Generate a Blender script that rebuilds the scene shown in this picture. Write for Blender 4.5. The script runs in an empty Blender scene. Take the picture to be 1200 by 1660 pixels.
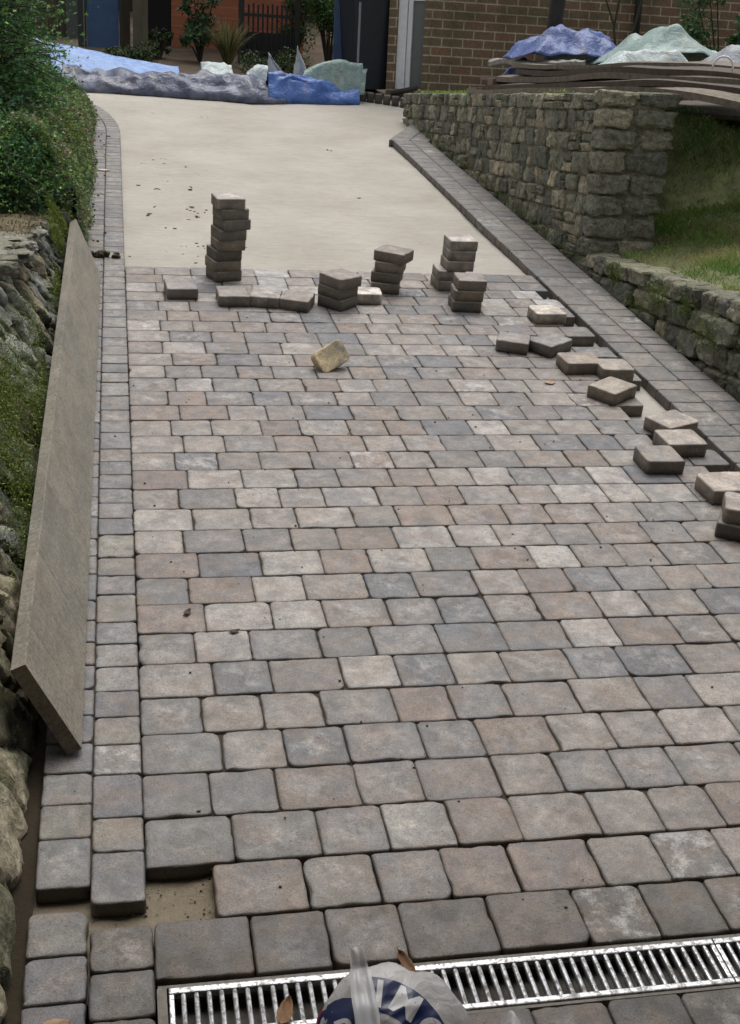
import bpy, bmesh, math, random
from mathutils import Vector, Matrix, noise, Euler
R_ = math.radians
random.seed(7)
SC = bpy.context.scene
COL = SC.collection

# ------------------------------------------------------------------ frame
# Everything is laid out in the plane of the driveway (x across, y up the drive,
# z off its surface); the drive climbs at SLOPE, so the whole place is turned by it.
SLOPE = R_(8.5)
TILT = Matrix.Rotation(SLOPE, 4, 'X')

# ------------------------------------------------------------------ camera
cam_d = bpy.data.cameras.new('camera')
cam = bpy.data.objects.new('camera', cam_d); COL.objects.link(cam)
YAW, PIT, ROL = -0.22269376, 1.10836935, 0.08448797
cam.matrix_world = TILT @ Matrix.Translation((-0.0343281, -1.8497029, 1.7112039)) @ \
    Matrix.Rotation(YAW, 4, 'Z') @ Matrix.Rotation(PIT, 4, 'X') @ Matrix.Rotation(ROL, 4, 'Z')
cam_d.sensor_fit = 'VERTICAL'; cam_d.sensor_height = 24.0
cam_d.lens = 24.0 * 1995.432 / 1660.0
cam_d.clip_start = 0.05; cam_d.clip_end = 500
SC.camera = cam

# ------------------------------------------------------------------ world, sun, exposure
SUN_EL, SUN_AZ = 70.0, 20.0      # azimuth from +Y towards +X
w = bpy.data.worlds.new('World'); SC.world = w; w.use_nodes = True
nt = w.node_tree; nt.nodes.clear()
sky = nt.nodes.new('ShaderNodeTexSky'); sky.sky_type = 'NISHITA'; sky.sun_disc = False
sky.sun_elevation = R_(SUN_EL); sky.sun_rotation = R_(SUN_AZ)
sky.air_density = 1.0; sky.dust_density = 6.0; sky.ozone_density = 1.0
hsv = nt.nodes.new('ShaderNodeHueSaturation'); hsv.inputs['Saturation'].default_value = 0.25
bg = nt.nodes.new('ShaderNodeBackground'); bg.inputs['Strength'].default_value = 0.15
out = nt.nodes.new('ShaderNodeOutputWorld')
nt.links.new(sky.outputs[0], hsv.inputs['Color']); nt.links.new(hsv.outputs[0], bg.inputs[0]); nt.links.new(bg.outputs[0], out.inputs[0])
sd = bpy.data.lights.new('sun', 'SUN'); sd.energy = 0.75; sd.angle = R_(32); sd.color = (1.0, 0.97, 0.93)
sun = bpy.data.objects.new('sun', sd); COL.objects.link(sun)
dv = Vector((math.sin(R_(SUN_AZ)) * math.cos(R_(SUN_EL)), math.cos(R_(SUN_AZ)) * math.cos(R_(SUN_EL)), math.sin(R_(SUN_EL))))
sun.rotation_euler = dv.to_track_quat('Z', 'Y').to_euler()
sun['keep'] = 1; cam['keep'] = 1
SC.view_settings.view_transform = 'Standard'; SC.view_settings.look = 'None'
SC.view_settings.exposure = 0.22; SC.view_settings.gamma = 1.0
SC.render.engine = 'CYCLES'

# ------------------------------------------------------------------ materials
def mat(name):
    m = bpy.data.materials.new(name); m.use_nodes = True
    n = m.node_tree; b = n.nodes['Principled BSDF']
    return m, n, b
def N(n, t, **kw):
    x = n.nodes.new(t)
    for k, v in kw.items():
        if k in x.inputs: x.inputs[k].default_value = v
        else: setattr(x, k, v)
    return x
def math_(n, op, a, b=None, c=None, clamp=False):
    x = n.nodes.new('ShaderNodeMath'); x.operation = op; x.use_clamp = clamp
    for i, v in enumerate((a, b, c)):
        if v is None: continue
        if isinstance(v, (int, float)): x.inputs[i].default_value = v
        else: n.links.new(v, x.inputs[i])
    return x.outputs[0]
def mix(n, fac, a, b, blend='MIX'):
    x = n.nodes.new('ShaderNodeMix'); x.data_type = 'RGBA'; x.blend_type = blend
    for i, v in ((0, fac), (6, a), (7, b)):
        if isinstance(v, (int, float)): x.inputs[i].default_value = v
        elif isinstance(v, tuple): x.inputs[i].default_value = (*v[:3], 1)
        else: n.links.new(v, x.inputs[i])
    return x.outputs[2]
def ramp(n, f, stops):
    x = n.nodes.new('ShaderNodeValToRGB'); n.links.new(f, x.inputs[0])
    e = x.color_ramp.elements
    while len(e) < len(stops): e.new(0.5)
    for i, (p, c) in enumerate(stops):
        e[i].position = p; e[i].color = (*c, 1) if isinstance(c, tuple) else (c, c, c, 1)
    return x.outputs[0]
def noise_n(n, vec, scale, detail=4, rough=0.55, dist=0.0):
    x = N(n, 'ShaderNodeTexNoise', Scale=scale, Detail=detail, Roughness=rough, Distortion=dist)
    if vec is not None: n.links.new(vec, x.inputs['Vector'])
    return x.outputs['Fac']
def bump(n, b, h, strength, dist, prev=None):
    x = N(n, 'ShaderNodeBump', Strength=strength, Distance=dist); n.links.new(h, x.inputs['Height'])
    if prev is not None: n.links.new(prev, x.inputs['Normal'])
    n.links.new(x.outputs[0], b.inputs['Normal']); return x.outputs[0]
def objco(n):
    return n.nodes.new('ShaderNodeTexCoord').outputs['Object']
def attr(n, a):
    x = n.nodes.new('ShaderNodeAttribute'); x.attribute_name = a; return x

def paver_material():
    m, n, b = mat('tumbled_concrete')
    col = attr(n, 'Col').outputs['Color']; blk = attr(n, 'Blk')
    sep = n.nodes.new('ShaderNodeSeparateColor'); n.links.new(blk.outputs['Color'], sep.inputs[0])
    u, v, r = sep.outputs
    off = n.nodes.new('ShaderNodeCombineXYZ')
    n.links.new(math_(n, 'MULTIPLY', r, 37.0), off.inputs[0]); n.links.new(math_(n, 'MULTIPLY', r, 61.0), off.inputs[2])
    va = n.nodes.new('ShaderNodeVectorMath'); va.operation = 'ADD'
    n.links.new(objco(n), va.inputs[0]); n.links.new(off.outputs[0], va.inputs[1]); co = va.outputs[0]
    du = math_(n, 'ABSOLUTE', math_(n, 'SUBTRACT', u, 0.5)); dvv = math_(n, 'ABSOLUTE', math_(n, 'SUBTRACT', v, 0.5))
    edge = math_(n, 'MULTIPLY', math_(n, 'MAXIMUM', du, dvv), 2.0)      # 0 middle .. 1 rim
    blot = noise_n(n, co, 16, 3, 0.6, 0.4); fine = noise_n(n, co, 260, 3, 0.7); mid = noise_n(n, co, 60, 5, 0.65)
    c = mix(n, 1.0, col, ramp(n, blot, [(0.3, 0.66), (0.7, 1.32)]), 'MULTIPLY')
    # tone drifts across a block towards slate or buff
    dr = ramp(n, noise_n(n, co, 11, 4, 0.6, 0.4), [(0.46, 0.0), (0.64, 1.0)])
    c = mix(n, math_(n, 'MULTIPLY', dr, 0.6), c, (0.125, 0.128, 0.140))
    wr = ramp(n, noise_n(n, co, 12, 4, 0.6), [(0.48, 0.0), (0.66, 1.0)])
    c = mix(n, math_(n, 'MULTIPLY', wr, 0.45), c, (0.215, 0.155, 0.115))
    # lime bloom off the middle of some blocks
    bl = math_(n, 'MULTIPLY', ramp(n, noise_n(n, co, 22, 5, 0.7, 0.3), [(0.43, 0.0), (0.68, 1.0)]),
               math_(n, 'SUBTRACT', 1.0, math_(n, 'POWER', edge, 2.2), clamp=True))
    rs = ramp(n, math_(n, 'FRACT', math_(n, 'MULTIPLY', r, 7.31)), [(0.2, 0.2), (1.0, 0.85)])
    c = mix(n, math_(n, 'MULTIPLY', bl, rs), c, (0.43, 0.40, 0.365))
    sp = math_(n, 'MULTIPLY', ramp(n, math_(n, 'FRACT', math_(n, 'MULTIPLY', r, 31.7)), [(0.95, 0.0), (0.96, 1.0)]),
               ramp(n, noise_n(n, co, 20, 6, 0.75, 0.1), [(0.48, 0.0), (0.66, 1.0)]))
    c = mix(n, math_(n, 'MULTIPLY', sp, 0.55), c, (0.66, 0.64, 0.61))
    c = mix(n, 1.0, c, ramp(n, fine, [(0.25, 0.62), (0.75, 1.36)]), 'MULTIPLY')
    c = mix(n, 1.0, c, ramp(n, mid, [(0.3, 0.80), (0.7, 1.18)]), 'MULTIPLY')
    c = mix(n, 1.0, c, ramp(n, noise_n(n, co, 560, 2, 0.6), [(0.3, 0.72), (0.7, 1.3)]), 'MULTIPLY')
    pits = ramp(n, noise_n(n, co, 150, 2, 0.5), [(0.27, 0.45), (0.36, 1.0)])
    c = mix(n, 1.0, c, pits, 'MULTIPLY')
    eg = math_(n, 'MULTIPLY', ramp(n, math_(n, 'ADD', edge, math_(n, 'MULTIPLY', math_(n, 'SUBTRACT', mid, 0.5), 0.5)), [(0.90, 0.0), (1.06, 1.0)]), 0.35)
    c = mix(n, eg, c, (0.075, 0.062, 0.05))
    n.links.new(c, b.inputs['Base Color'])
    n.links.new(ramp(n, mid, [(0.3, 0.46), (0.7, 0.72)]), b.inputs['Roughness'])
    b.inputs['Specular IOR Level'].default_value = 0.42
    p = bump(n, b, blot, 0.5, 0.004); p = bump(n, b, mid, 0.5, 0.0025, p); bump(n, b, fine, 0.8, 0.0014, p)
    return m
PAVER = paver_material()

def sand_material(name, c1, c2, debris=True):
    m, n, b = mat(name); co = objco(n)
    big = noise_n(n, co, 1.6, 4, 0.6); f = noise_n(n, co, 420, 3, 0.8); ms = N(n, 'ShaderNodeMapping'); ms.inputs['Scale'].default_value = (0.35, 1.3, 1) if name == 'screeded_sand' else (2.2, 2.2, 2.2); n.links.new(co, ms.inputs[0])
    mid = noise_n(n, ms.outputs[0], 30, 6, 0.75)
    c = mix(n, ramp(n, big, [(0.35, 0.0), (0.65, 1.0)]), c1, c2)
    c = mix(n, 1.0, c, ramp(n, f, [(0.25, 0.70), (0.75, 1.24)]), 'MULTIPLY')
    c = mix(n, 1.0, c, ramp(n, mid, [(0.3, 0.86), (0.7, 1.09)]), 'MULTIPLY')
    if debris:
        mp = N(n, 'ShaderNodeMapping'); mp.inputs['Scale'].default_value = (1.0, 1.4, 1); n.links.new(co, mp.inputs[0])
        d = ramp(n, noise_n(n, mp.outputs[0], 34, 8, 0.85, 1.5), [(0.585, 0.0), (0.66, 1.0)])
        zone = ramp(n, noise_n(n, co, 1.4, 2, 0.5), [(0.44, 0.0), (0.60, 1.0)])
        c = mix(n, math_(n, 'MULTIPLY', math_(n, 'MULTIPLY', d, zone), 0.7), c, (0.17, 0.125, 0.085))
    n.links.new(c, b.inputs['Base Color']); b.inputs['Roughness'].default_value = 0.95
    b.inputs['Specular IOR Level'].default_value = 0.2
    p = bump(n, b, mid, 0.5, 0.006); bump(n, b, f, 0.7, 0.002, p)
    return m
SAND = sand_material('screeded_sand', (0.40, 0.370, 0.318), (0.475, 0.446, 0.395))
DIRT = sand_material('soil', (0.07, 0.052, 0.036), (0.13, 0.10, 0.07), False)
GRIT = sand_material('earthy_grit', (0.17, 0.145, 0.10), (0.28, 0.24, 0.17), False)

def stone_material(name, moss=0.5, lichen=0.5, mosscol=(0.075, 0.10, 0.022)):
    m, n, b = mat(name); co = objco(n); col = attr(n, 'Col').outputs['Color']
    f = noise_n(n, co, 120, 4, 0.75); mid = noise_n(n, co, 30, 6, 0.7, 0.5); big = noise_n(n, co, 7, 4, 0.6)
    c = mix(n, 1.0, col, ramp(n, mid, [(0.3, 0.42), (0.7, 1.6)]), 'MULTIPLY')
    c = mix(n, 1.0, c, ramp(n, f, [(0.3, 0.65), (0.7, 1.3)]), 'MULTIPLY')
    c = mix(n, math_(n, 'MULTIPLY', ramp(n, noise_n(n, co, 45, 5, 0.7, 0.6), [(0.60, 0.0), (0.69, 1.0)]), lichen), c, (0.36, 0.36, 0.32))
    c = mix(n, math_(n, 'MULTIPLY', ramp(n, noise_n(n, co, 9, 6, 0.75), [(0.50, 0.0), (0.64, 1.0)]), moss), c, mosscol)
    g = n.nodes.new('ShaderNodeNewGeometry'); s = n.nodes.new('ShaderNodeSeparateXYZ'); n.links.new(g.outputs['Normal'], s.inputs[0])
    up = ramp(n, math_(n, 'ADD', s.outputs[2], math_(n, 'MULTIPLY', big, 0.5)), [(0.75, 0.0), (1.1, 1.0)])
    c = mix(n, math_(n, 'MULTIPLY', up, 0.45 * moss), c, (0.20, 0.20, 0.10))
    n.links.new(c, b.inputs['Base Color']); b.inputs['Roughness'].default_value = 0.9
    b.inputs['Specular IOR Level'].default_value = 0.25
    p = bump(n, b, mid, 0.9, 0.012); bump(n, b, f, 0.8, 0.003, p)
    return m
STONE = stone_material('walling_stone', 0.40, 0.75)
ROCK = stone_material('ragged_rock', 0.42, 0.8)

def plain(name, c, rough=0.7, var=0.25, scale=40, bmp=0.3, metal=0.0, bd=0.002, stretch=None):
    m, n, b = mat(name); co = objco(n)
    if stretch:
        mp = N(n, 'ShaderNodeMapping'); mp.inputs['Scale'].default_value = stretch; n.links.new(co, mp.inputs[0]); co = mp.outputs[0]
    f = noise_n(n, co, scale, 5, 0.65)
    cc = mix(n, 1.0, c, ramp(n, f, [(0.3, 1 - var), (0.7, 1 + var)]), 'MULTIPLY')
    n.links.new(cc, b.inputs['Base Color']); b.inputs['Roughness'].default_value = rough; b.inputs['Metallic'].default_value = metal
    if bmp: bump(n, b, f, bmp, bd)
    return m

def leaf_material(name, rough=0.55):
    m, n, b = mat(name); col = attr(n, 'Col').outputs['Color']
    n.links.new(col, b.inputs['Base Color']); b.inputs['Roughness'].default_value = rough
    b.inputs['Specular IOR Level'].default_value = 0.25
    tr = N(n, 'ShaderNodeBsdfTranslucent'); n.links.new(col, tr.inputs[0])
    mx = N(n, 'ShaderNodeMixShader', Fac=0.22); mx.inputs[0].default_value = 0.22
    n.links.new(b.outputs[0], mx.inputs[1]); n.links.new(tr.outputs[0], mx.inputs[2])
    n.links.new(mx.outputs[0], n.nodes['Material Output'].inputs[0])
    return m
LEAF = leaf_material('foliage')

def brick_material():
    m, n, b = mat('old_brickwork'); co = objco(n)
    mp = N(n, 'ShaderNodeMapping'); mp.inputs['Rotation'].default_value = (R_(90), 0, 0); n.links.new(co, mp.inputs[0])
    t = N(n, 'ShaderNodeTexBrick', Scale=1.0); n.links.new(mp.outputs[0], t.inputs['Vector'])
    t.inputs['Brick Width'].default_value = 0.21; t.inputs['Row Height'].default_value = 0.082
    t.inputs['Mortar Size'].default_value = 0.0065; t.inputs['Mortar Smooth'].default_value = 0.15
    t.inputs['Color1'].default_value = (0.22, 0.125, 0.078, 1); t.inputs['Color2'].default_value = (0.155, 0.122, 0.070, 1)
    t.inputs['Mortar'].default_value = (0.42, 0.37, 0.27, 1)
    f = noise_n(n, co, 40, 5, 0.7); g = noise_n(n, co, 3, 4, 0.6)
    c = mix(n, 1.0, t.outputs['Color'], ramp(n, f, [(0.3, 0.65), (0.7, 1.3)]), 'MULTIPLY')
    c = mix(n, math_(n, 'MULTIPLY', ramp(n, g, [(0.45, 0.0), (0.65, 1.0)]), 0.5), c, (0.05, 0.055, 0.025))
    n.links.new(c, b.inputs['Base Color']); b.inputs['Roughness'].default_value = 0.9
    p = bump(n, b, t.outputs['Fac'], -1.0, 0.008); bump(n, b, f, 0.5, 0.004, p)
    return m
BRICK = brick_material()

def tarp_material(name, c1, c2, rough=0.5, weave=True, trans=0.0):
    m, n, b = mat(name); co = objco(n)
    f = noise_n(n, co, 9, 5, 0.65, 0.4); d = noise_n(n, co, 60, 5, 0.7)
    c = mix(n, ramp(n, f, [(0.36, 0.0), (0.64, 1.0)]), c1, c2)
    c = mix(n, 1.0, c, ramp(n, d, [(0.3, 0.82), (0.7, 1.15)]), 'MULTIPLY')
    dirt = ramp(n, noise_n(n, co, 5, 6, 0.75, 0.5), [(0.55, 0.0), (0.68, 1.0)])
    c = mix(n, math_(n, 'MULTIPLY', dirt, 0.45), c, (0.22, 0.19, 0.15))
    n.links.new(c, b.inputs['Base Color']); b.inputs['Roughness'].default_value = rough
    p = bump(n, b, noise_n(n, co, 14, 4, 0.6, 1.0), 0.7, 0.02); bump(n, b, d, 0.5, 0.004, p)
    if trans: b.inputs['Alpha'].default_value = trans
    return m

# ------------------------------------------------------------------ mesh helpers
def link(name, me, m, parent=None):
    o = bpy.data.objects.new(name, me); COL.objects.link(o)
    if m is not None: me.materials.append(m)
    if parent is not None: o.parent = parent
    return o
def tag(o, label=None, cat=None, group=None, kind=None):
    if label: o['label'] = label
    if cat: o['category'] = cat
    if group: o['group'] = group
    if kind: o['kind'] = kind
    return o
def empty(name, loc=(0, 0, 0), rot=(0, 0, 0)):
    o = bpy.data.objects.new(name, None); COL.objects.link(o)
    o.location = loc; o.rotation_euler = rot; o.empty_display_size = 0.1
    return o
class MB:
    """collects geometry with per-vertex colour (Col) and block coordinates (Blk)"""
    def __init__(s): s.v = []; s.f = []; s.c = []; s.b = []; s.mi = []
    def add(s, vs, fs, col=(0.5, 0.5, 0.5), blk=None, cols=None, mi=0):
        o = len(s.v); s.v += [tuple(x) for x in vs]; s.f += [tuple(i + o for i in f) for f in fs]
        s.mi += [mi] * len(fs)
        s.c += list(cols) if cols else [col] * len(vs)
        s.b += list(blk) if blk else [(0.5, 0.5, 0.5)] * len(vs)
    def box(s, x0, x1, y0, y1, z0, z1, col=(0.5, 0.5, 0.5), M=None, bev=0.0, mi=0):
        vs = []
        if bev:
            bm = bmesh.new(); bmesh.ops.create_cube(bm, size=1)
            for q in bm.verts: q.co = Vector(((x0 + x1) / 2 + q.co.x * (x1 - x0), (y0 + y1) / 2 + q.co.y * (y1 - y0), (z0 + z1) / 2 + q.co.z * (z1 - z0)))
            bmesh.ops.bevel(bm, geom=bm.edges[:], offset=bev, segments=2, affect='EDGES', profile=0.6)
            bm.verts.index_update()
            vs = [q.co.copy() for q in bm.verts]; fs = [[q.index for q in f.verts] for f in bm.faces]; bm.free()
        else:
            vs = [Vector((x, y, z)) for z in (z0, z1) for y in (y0, y1) for x in (x0, x1)]
            fs = [(0, 2, 3, 1), (4, 5, 7, 6), (0, 1, 5, 4), (2, 6, 7, 3), (0, 4, 6, 2), (1, 3, 7, 5)]
        if M is not None: vs = [M @ q for q in vs]
        s.add(vs, fs, col, mi=mi)
    def tube(s, pts, r, n=8, col=(0.5, 0.5, 0.5), cap=True):
        pts = [Vector(p) for p in pts]; rr = r if isinstance(r, (list, tuple)) else [r] * len(pts)
        vs = []; fs = []
        for i, p in enumerate(pts):
            t = (pts[min(i + 1, len(pts) - 1)] - pts[max(i - 1, 0)]).normalized()
            a = t.orthogonal().normalized() if i == 0 else (a - a.dot(t) * t).normalized()
            c = t.cross(a)
            for k in range(n):
                an = 2 * math.pi * k / n; vs.append(p + rr[i] * (math.cos(an) * a + math.sin(an) * c))
        for i in range(len(pts) - 1):
            for k in range(n):
                fs.append((i * n + k, i * n + (k + 1) % n, (i + 1) * n + (k + 1) % n, (i + 1) * n + k))
        if cap: fs.append(tuple(reversed(range(n)))); fs.append(tuple((len(pts) - 1) * n + k for k in range(n)))
        s.add(vs, fs, col)
    def build(s, name, m, parent=None, smooth=False, origin=None, angle=None):
        me = bpy.data.meshes.new(name)
        vs = s.v if origin is None else [(x - origin[0], y - origin[1], z - origin[2]) for x, y, z in s.v]
        me.from_pydata(vs, [], s.f)
        a = me.color_attributes.new('Col', 'FLOAT_COLOR', 'POINT'); a.data.foreach_set('color', [q for c in s.c for q in (c[0], c[1], c[2], 1.0)])
        a = me.color_attributes.new('Blk', 'FLOAT_COLOR', 'POINT'); a.data.foreach_set('color', [q for c in s.b for q in (c[0], c[1], c[2], 1.0)])
        if smooth: me.polygons.foreach_set('use_smooth', [True] * len(me.polygons))
        ms = m if isinstance(m, (list, tuple)) else [m]
        for x in ms[1:]: pass
        o = link(name, me, ms[0], parent)
        for x in ms[1:]: me.materials.append(x)
        if len(ms) > 1: me.polygons.foreach_set('material_index', s.mi)
        if origin is not None: o.location = origin
        if angle is not None: me.set_sharp_from_angle(angle=angle)
        me.update()
        return o

# ------------------------------------------------------------------ pavers
rng = random.Random(11)
PAL = [((0.128, 0.130, 0.136), 1.7), ((0.172, 0.162, 0.152), 3.0), ((0.212, 0.188, 0.165), 3.4), ((0.272, 0.243, 0.214), 2.6),
       ((0.205, 0.165, 0.138), 2.2), ((0.325, 0.298, 0.270), 1.1)]
def pcol(r, pal=PAL):
    t = r.random() * sum(q for _, q in pal)
    for c, q in pal:
        t -= q
        if t <= 0: break
    k = 0.9 + 0.2 * r.random()
    return tuple(x * k * (0.99 + 0.02 * r.random()) for x in c)
GREYS = [((0.152, 0.150, 0.152), 3.0), ((0.184, 0.179, 0.173), 3), ((0.209, 0.198, 0.182), 2), ((0.197, 0.180, 0.150), 1.2)]

def paver(mb, cx, cy, w, d, h=0.05, zt=0.0, rot=0.0, col=None, r=rng, worn=1.0, M=None, side=0.72, tilt=0.0004):
    """one tumbled block: rounded, chipped outline, soft arris, slightly cushioned top"""
    col = col or pcol(r)
    hw, hd = w / 2, d / 2
    pts = []
    cr = [r.uniform(0.006, 0.014) * worn * (2.0 if r.random() < 0.16 else 1) for _ in range(4)]
    sgn = [(1, 1), (-1, 1), (-1, -1), (1, -1)]
    for q in range(4):
        sx, sy = sgn[q]; c = cr[q]; ccx, ccy = sx * (hw - c), sy * (hd - c); a0 = q * 90
        for k in range(4):
            a = R_(a0 + k * 30); pts.append((ccx + c * math.cos(a), ccy + c * math.sin(a)))
        nx, ny = sgn[(q + 1) % 4]; c2 = cr[(q + 1) % 4]
        ex, ey = nx * (hw - c2), ny * (hd - c2); a1 = R_(a0 + 90)
        p0 = pts[-1]; p1 = (ex + c2 * math.cos(a1), ey + c2 * math.sin(a1))
        ns = 6
        for k in range(1, ns):
            t = k / ns; pts.append((p0[0] + (p1[0] - p0[0]) * t, p0[1] + (p1[1] - p0[1]) * t))
    n = len(pts)
    jit = [r.gauss(0, 0.0006) * worn for _ in range(n)]
    for _ in range(r.choice((0, 1, 1, 2, 3))):          # chips knocked out of the rim
        q0 = r.randrange(n); dp_ = r.uniform(0.0015, 0.0045) * worn
        jit[q0] -= dp_; jit[(q0 + 1) % n] -= dp_ * r.random(); jit[q0 - 1] -= dp_ * .5 * r.random()
    ch = [r.uniform(0.7, 1.5) for _ in range(n)]
    ta, tb = r.gauss(0, tilt) / hw, r.gauss(0, tilt) / hd
    rings = [(0.0005, -h), (0.0, -h * 0.5), (0.0, -0.0062), (0.0010, -0.0018), (0.0030, -0.0004), (0.0045, -0.00005), (0.013, 0.0)]
    vs = []; bk = []; cs = []; rr = r.random()
    for ins, z in rings:
        for i, (x, y) in enumerate(pts):
            L = math.hypot(x, y); k = (L + jit[i] * (1 if ins < 0.004 else 0.5) - ins * (ch[i] if 0.001 < ins < 0.01 else 1)) / L
            zz = z * (ch[i] if 0 > z > -0.005 else 1) + x * ta + y * tb
            vs.append((x * k, y * k, zz)); bk.append((0.5 + x * k / w, 0.5 + y * k / d, rr))
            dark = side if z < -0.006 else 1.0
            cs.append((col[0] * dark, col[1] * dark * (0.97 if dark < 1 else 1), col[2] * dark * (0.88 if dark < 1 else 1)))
    vs.append((0, 0, 0.0006)); bk.append((0.5, 0.5, rr)); cs.append(col)
    fs = []
    for k in range(len(rings) - 1):
        for i in range(n):
            j = (i + 1) % n; fs.append((k * n + i, k * n + j, (k + 1) * n + j, (k + 1) * n + i))
    t = (len(rings) - 1) * n
    for i in range(n): fs.append((t + i, t + (i + 1) % n, len(vs) - 1))
    fs.append(tuple(reversed(range(n))))
    if M is None:
        c, s = math.cos(rot), math.sin(rot)
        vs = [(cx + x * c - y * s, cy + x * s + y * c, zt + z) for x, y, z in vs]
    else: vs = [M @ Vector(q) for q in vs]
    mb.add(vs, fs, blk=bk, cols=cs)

# ---- courses of the field: the block lengths read off the drive's left edge
P = 0.14
ROWS = {0: 'LLSSS', 1: 'SSLSL', 2: 'LSSLS', 3: 'SSSLS', 4: 'LSLSS', 5: 'SSLSL', 6: 'LLSLS', 7: 'SLSLS', 8: 'LLLSL', 9: 'SLSSL', 10: 'LLSLS',
        11: 'SLSSLS', 12: 'LLLSL', 13: 'SSSLSS', 14: 'LSLSLS', 15: 'SSLS', 16: 'LLSS', 17: 'SSLS', 18: 'LSLL', 19: 'SSSSL', 20: 'LLLS',
        21: 'SLLS', 22: 'LLSLS', 23: 'SSLSL', 24: 'LSLS', 25: 'SSL', 26: 'LSL', 27: 'SSL', 28: 'LSS', 29: 'SLS'}
LEN = {'L': 0.175, 'S': 0.14}
mb = MB()
def course(y0, x0, seq, xend, r, gap=0.0008, pal=PAL, d=P):
    x = x0; i = 0
    while True:
        if i < len(seq): k = seq[i]
        else:
            k = 'L' if r.random() < 0.45 else 'S'
            rest = xend - x
            if rest < 0.36 and rest >= 0.315 - 0.01: k = 'L'
            elif rest < 0.14 * 2 + 0.02 and rest >= 0.175: k = 'L' if rest < 0.2 else 'S'
        w = LEN[k]
        if x + w > xend + 0.012:
            if k == 'L' and x + 0.14 <= xend + 0.012: w = 0.14
            else: break
        dy = r.gauss(0, 0.0010)
        paver(mb, x + w / 2 + r.gauss(0, 0.0007), y0 + d / 2 + dy, w - gap - abs(r.gauss(0, 0.0009)), d - gap - abs(r.gauss(0, 0.0009)), zt=r.gauss(0, 0.0007),
              rot=r.gauss(0, 0.0042), col=(pcol(r, pal) if not (3.6 < y0 < 4.1 and ((x > 1.6 and (i * 7 + int(y0 * 50)) % 3 == 0) or (.55 < x < .75))) else (.40, .39, .37)), r=r)
        x += w; i += 1
for k in range(30):
    xe = 2.115 if k % 2 else 1.99
    if k in (26, 28): xe = 2.10
    if k < 10: xe = 2.11
    course(k * P, -0.0005, ROWS[k], xe, rng)
# row in front of the first course, with one block missing at its left end, and the row on the drain
course(-P - 0.002, 0.128, 'LSSSLS', 2.11, rng, pal=PAL[:5])
DULL = [((0.116, 0.103, 0.088), 2), ((0.140, 0.121, 0.101), 2), ((0.104, 0.094, 0.083), 1.5)]
course(-2 * P - 0.004, 0.012, 'LSSLL', 2.11, rng, pal=DULL)
for k in range(1, 8): course(-0.412 - k * P, 0.02 if k % 2 else 0.02, 'SLSLSSL' if k % 2 else 'LSSLLS', 2.3, rng, pal=DULL)
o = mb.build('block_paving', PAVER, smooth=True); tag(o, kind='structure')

# ---- left border: two columns of small setts, bending left at the top of the drive
mb = MB()
r2 = random.Random(5)
def pathcol(xin, width, y0, y1, lens, pal, zt=0.0, bend=None, seed=0, gap=0.0014):
    y = y0
    while y < y1:
        L = lens(r2)
        xx = xin + width / 2; yy = y + L / 2; rot = 0
        if bend: xx, yy, rot = bend(xx, yy)
        paver(mb, xx, yy, width - gap, L - gap - abs(r2.gauss(0, 0.0006)), zt=zt + r2.gauss(0, 0.0005), rot=rot + r2.gauss(0, 0.004), col=pcol(r2, pal), r=r2, worn=0.75)
        y += L
def bendL(x, y):
    if y < 7.75: return x, y, 0
    t = y - 7.75; Rr = 4.2; a = min(t / Rr, 0.62)
    # turn to the left about a centre at x = -Rr
    rr = Rr + x
    if t / Rr <= 0.62: return -Rr + rr * math.cos(a), 7.75 + rr * math.sin(a), a
    e = t - 0.62 * Rr
    return -Rr + rr * math.cos(a) - e * math.sin(a), 7.75 + rr * math.sin(a) + e * math.cos(a), a
lens = lambda r: r.choice([0.102, 0.102, 0.102, 0.102, 0.138])
pathcol(-0.1035, 0.103, -0.088, 11.2, lens, GREYS, bend=bendL)
pathcol(-0.2070, 0.1035, -0.040, 11.2, lens, GREYS, bend=bendL)
for y0, y1 in ((-0.25, -0.147), (-0.355, -0.252), (-0.46, -0.357), (-0.56, -0.462)):
    paver(mb, -0.047, (y0 + y1) / 2, 0.112, y1 - y0 - 0.001, col=pcol(r2, DULL), r=r2)
for y0, y1 in ((-0.205, -0.098), (-0.31, -0.207), (-0.42, -0.312), (-0.52, -0.422)):
    paver(mb, -0.160, (y0 + y1) / 2, 0.106, y1 - y0 - 0.002, col=pcol(r2, GREYS), r=r2)
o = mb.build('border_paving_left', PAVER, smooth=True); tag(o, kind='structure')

# ---- right border: three across, turning out at the top
mb = MB()
def bendR(x, y):
    if y < 8.05: return x, y, 0
    t = y - 8.05; a = -0.42; return 2.12 + (x - 2.12) * math.cos(a) - t * math.sin(a) , 8.05 + (x - 2.12) * math.sin(a) + t * math.cos(a), a
BR = [((0.150, 0.143, 0.134), 2.5), ((0.172, 0.162, 0.148), 3), ((0.198, 0.180, 0.155), 1), ((0.134, 0.132, 0.130), 1.2)]
pathcol(2.120, 0.150, -0.5, 9.6, lambda r: r.choice([0.102, 0.138, 0.173]), BR, bend=bendR, gap=.0010)
pathcol(2.270, 0.150, -0.5, 9.6, lambda r: r.choice([0.102, 0.138, 0.102]), BR, bend=bendR, gap=.0010)
# kerb setts curving away in front of the house
for k in range(13):
    t = k / 12; x = 2.93 - 0.85 * t; y = 9.72 + 0.62 * math.sin(t * 1.5)
    paver(mb, x, y, 0.066, 0.1, h=0.09, zt=0.035, rot=-0.45 + 0.5 * t, col=pcol(r2, DULL), r=r2)
o = mb.build('border_paving_right', PAVER, smooth=True); tag(o, kind='structure')

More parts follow.
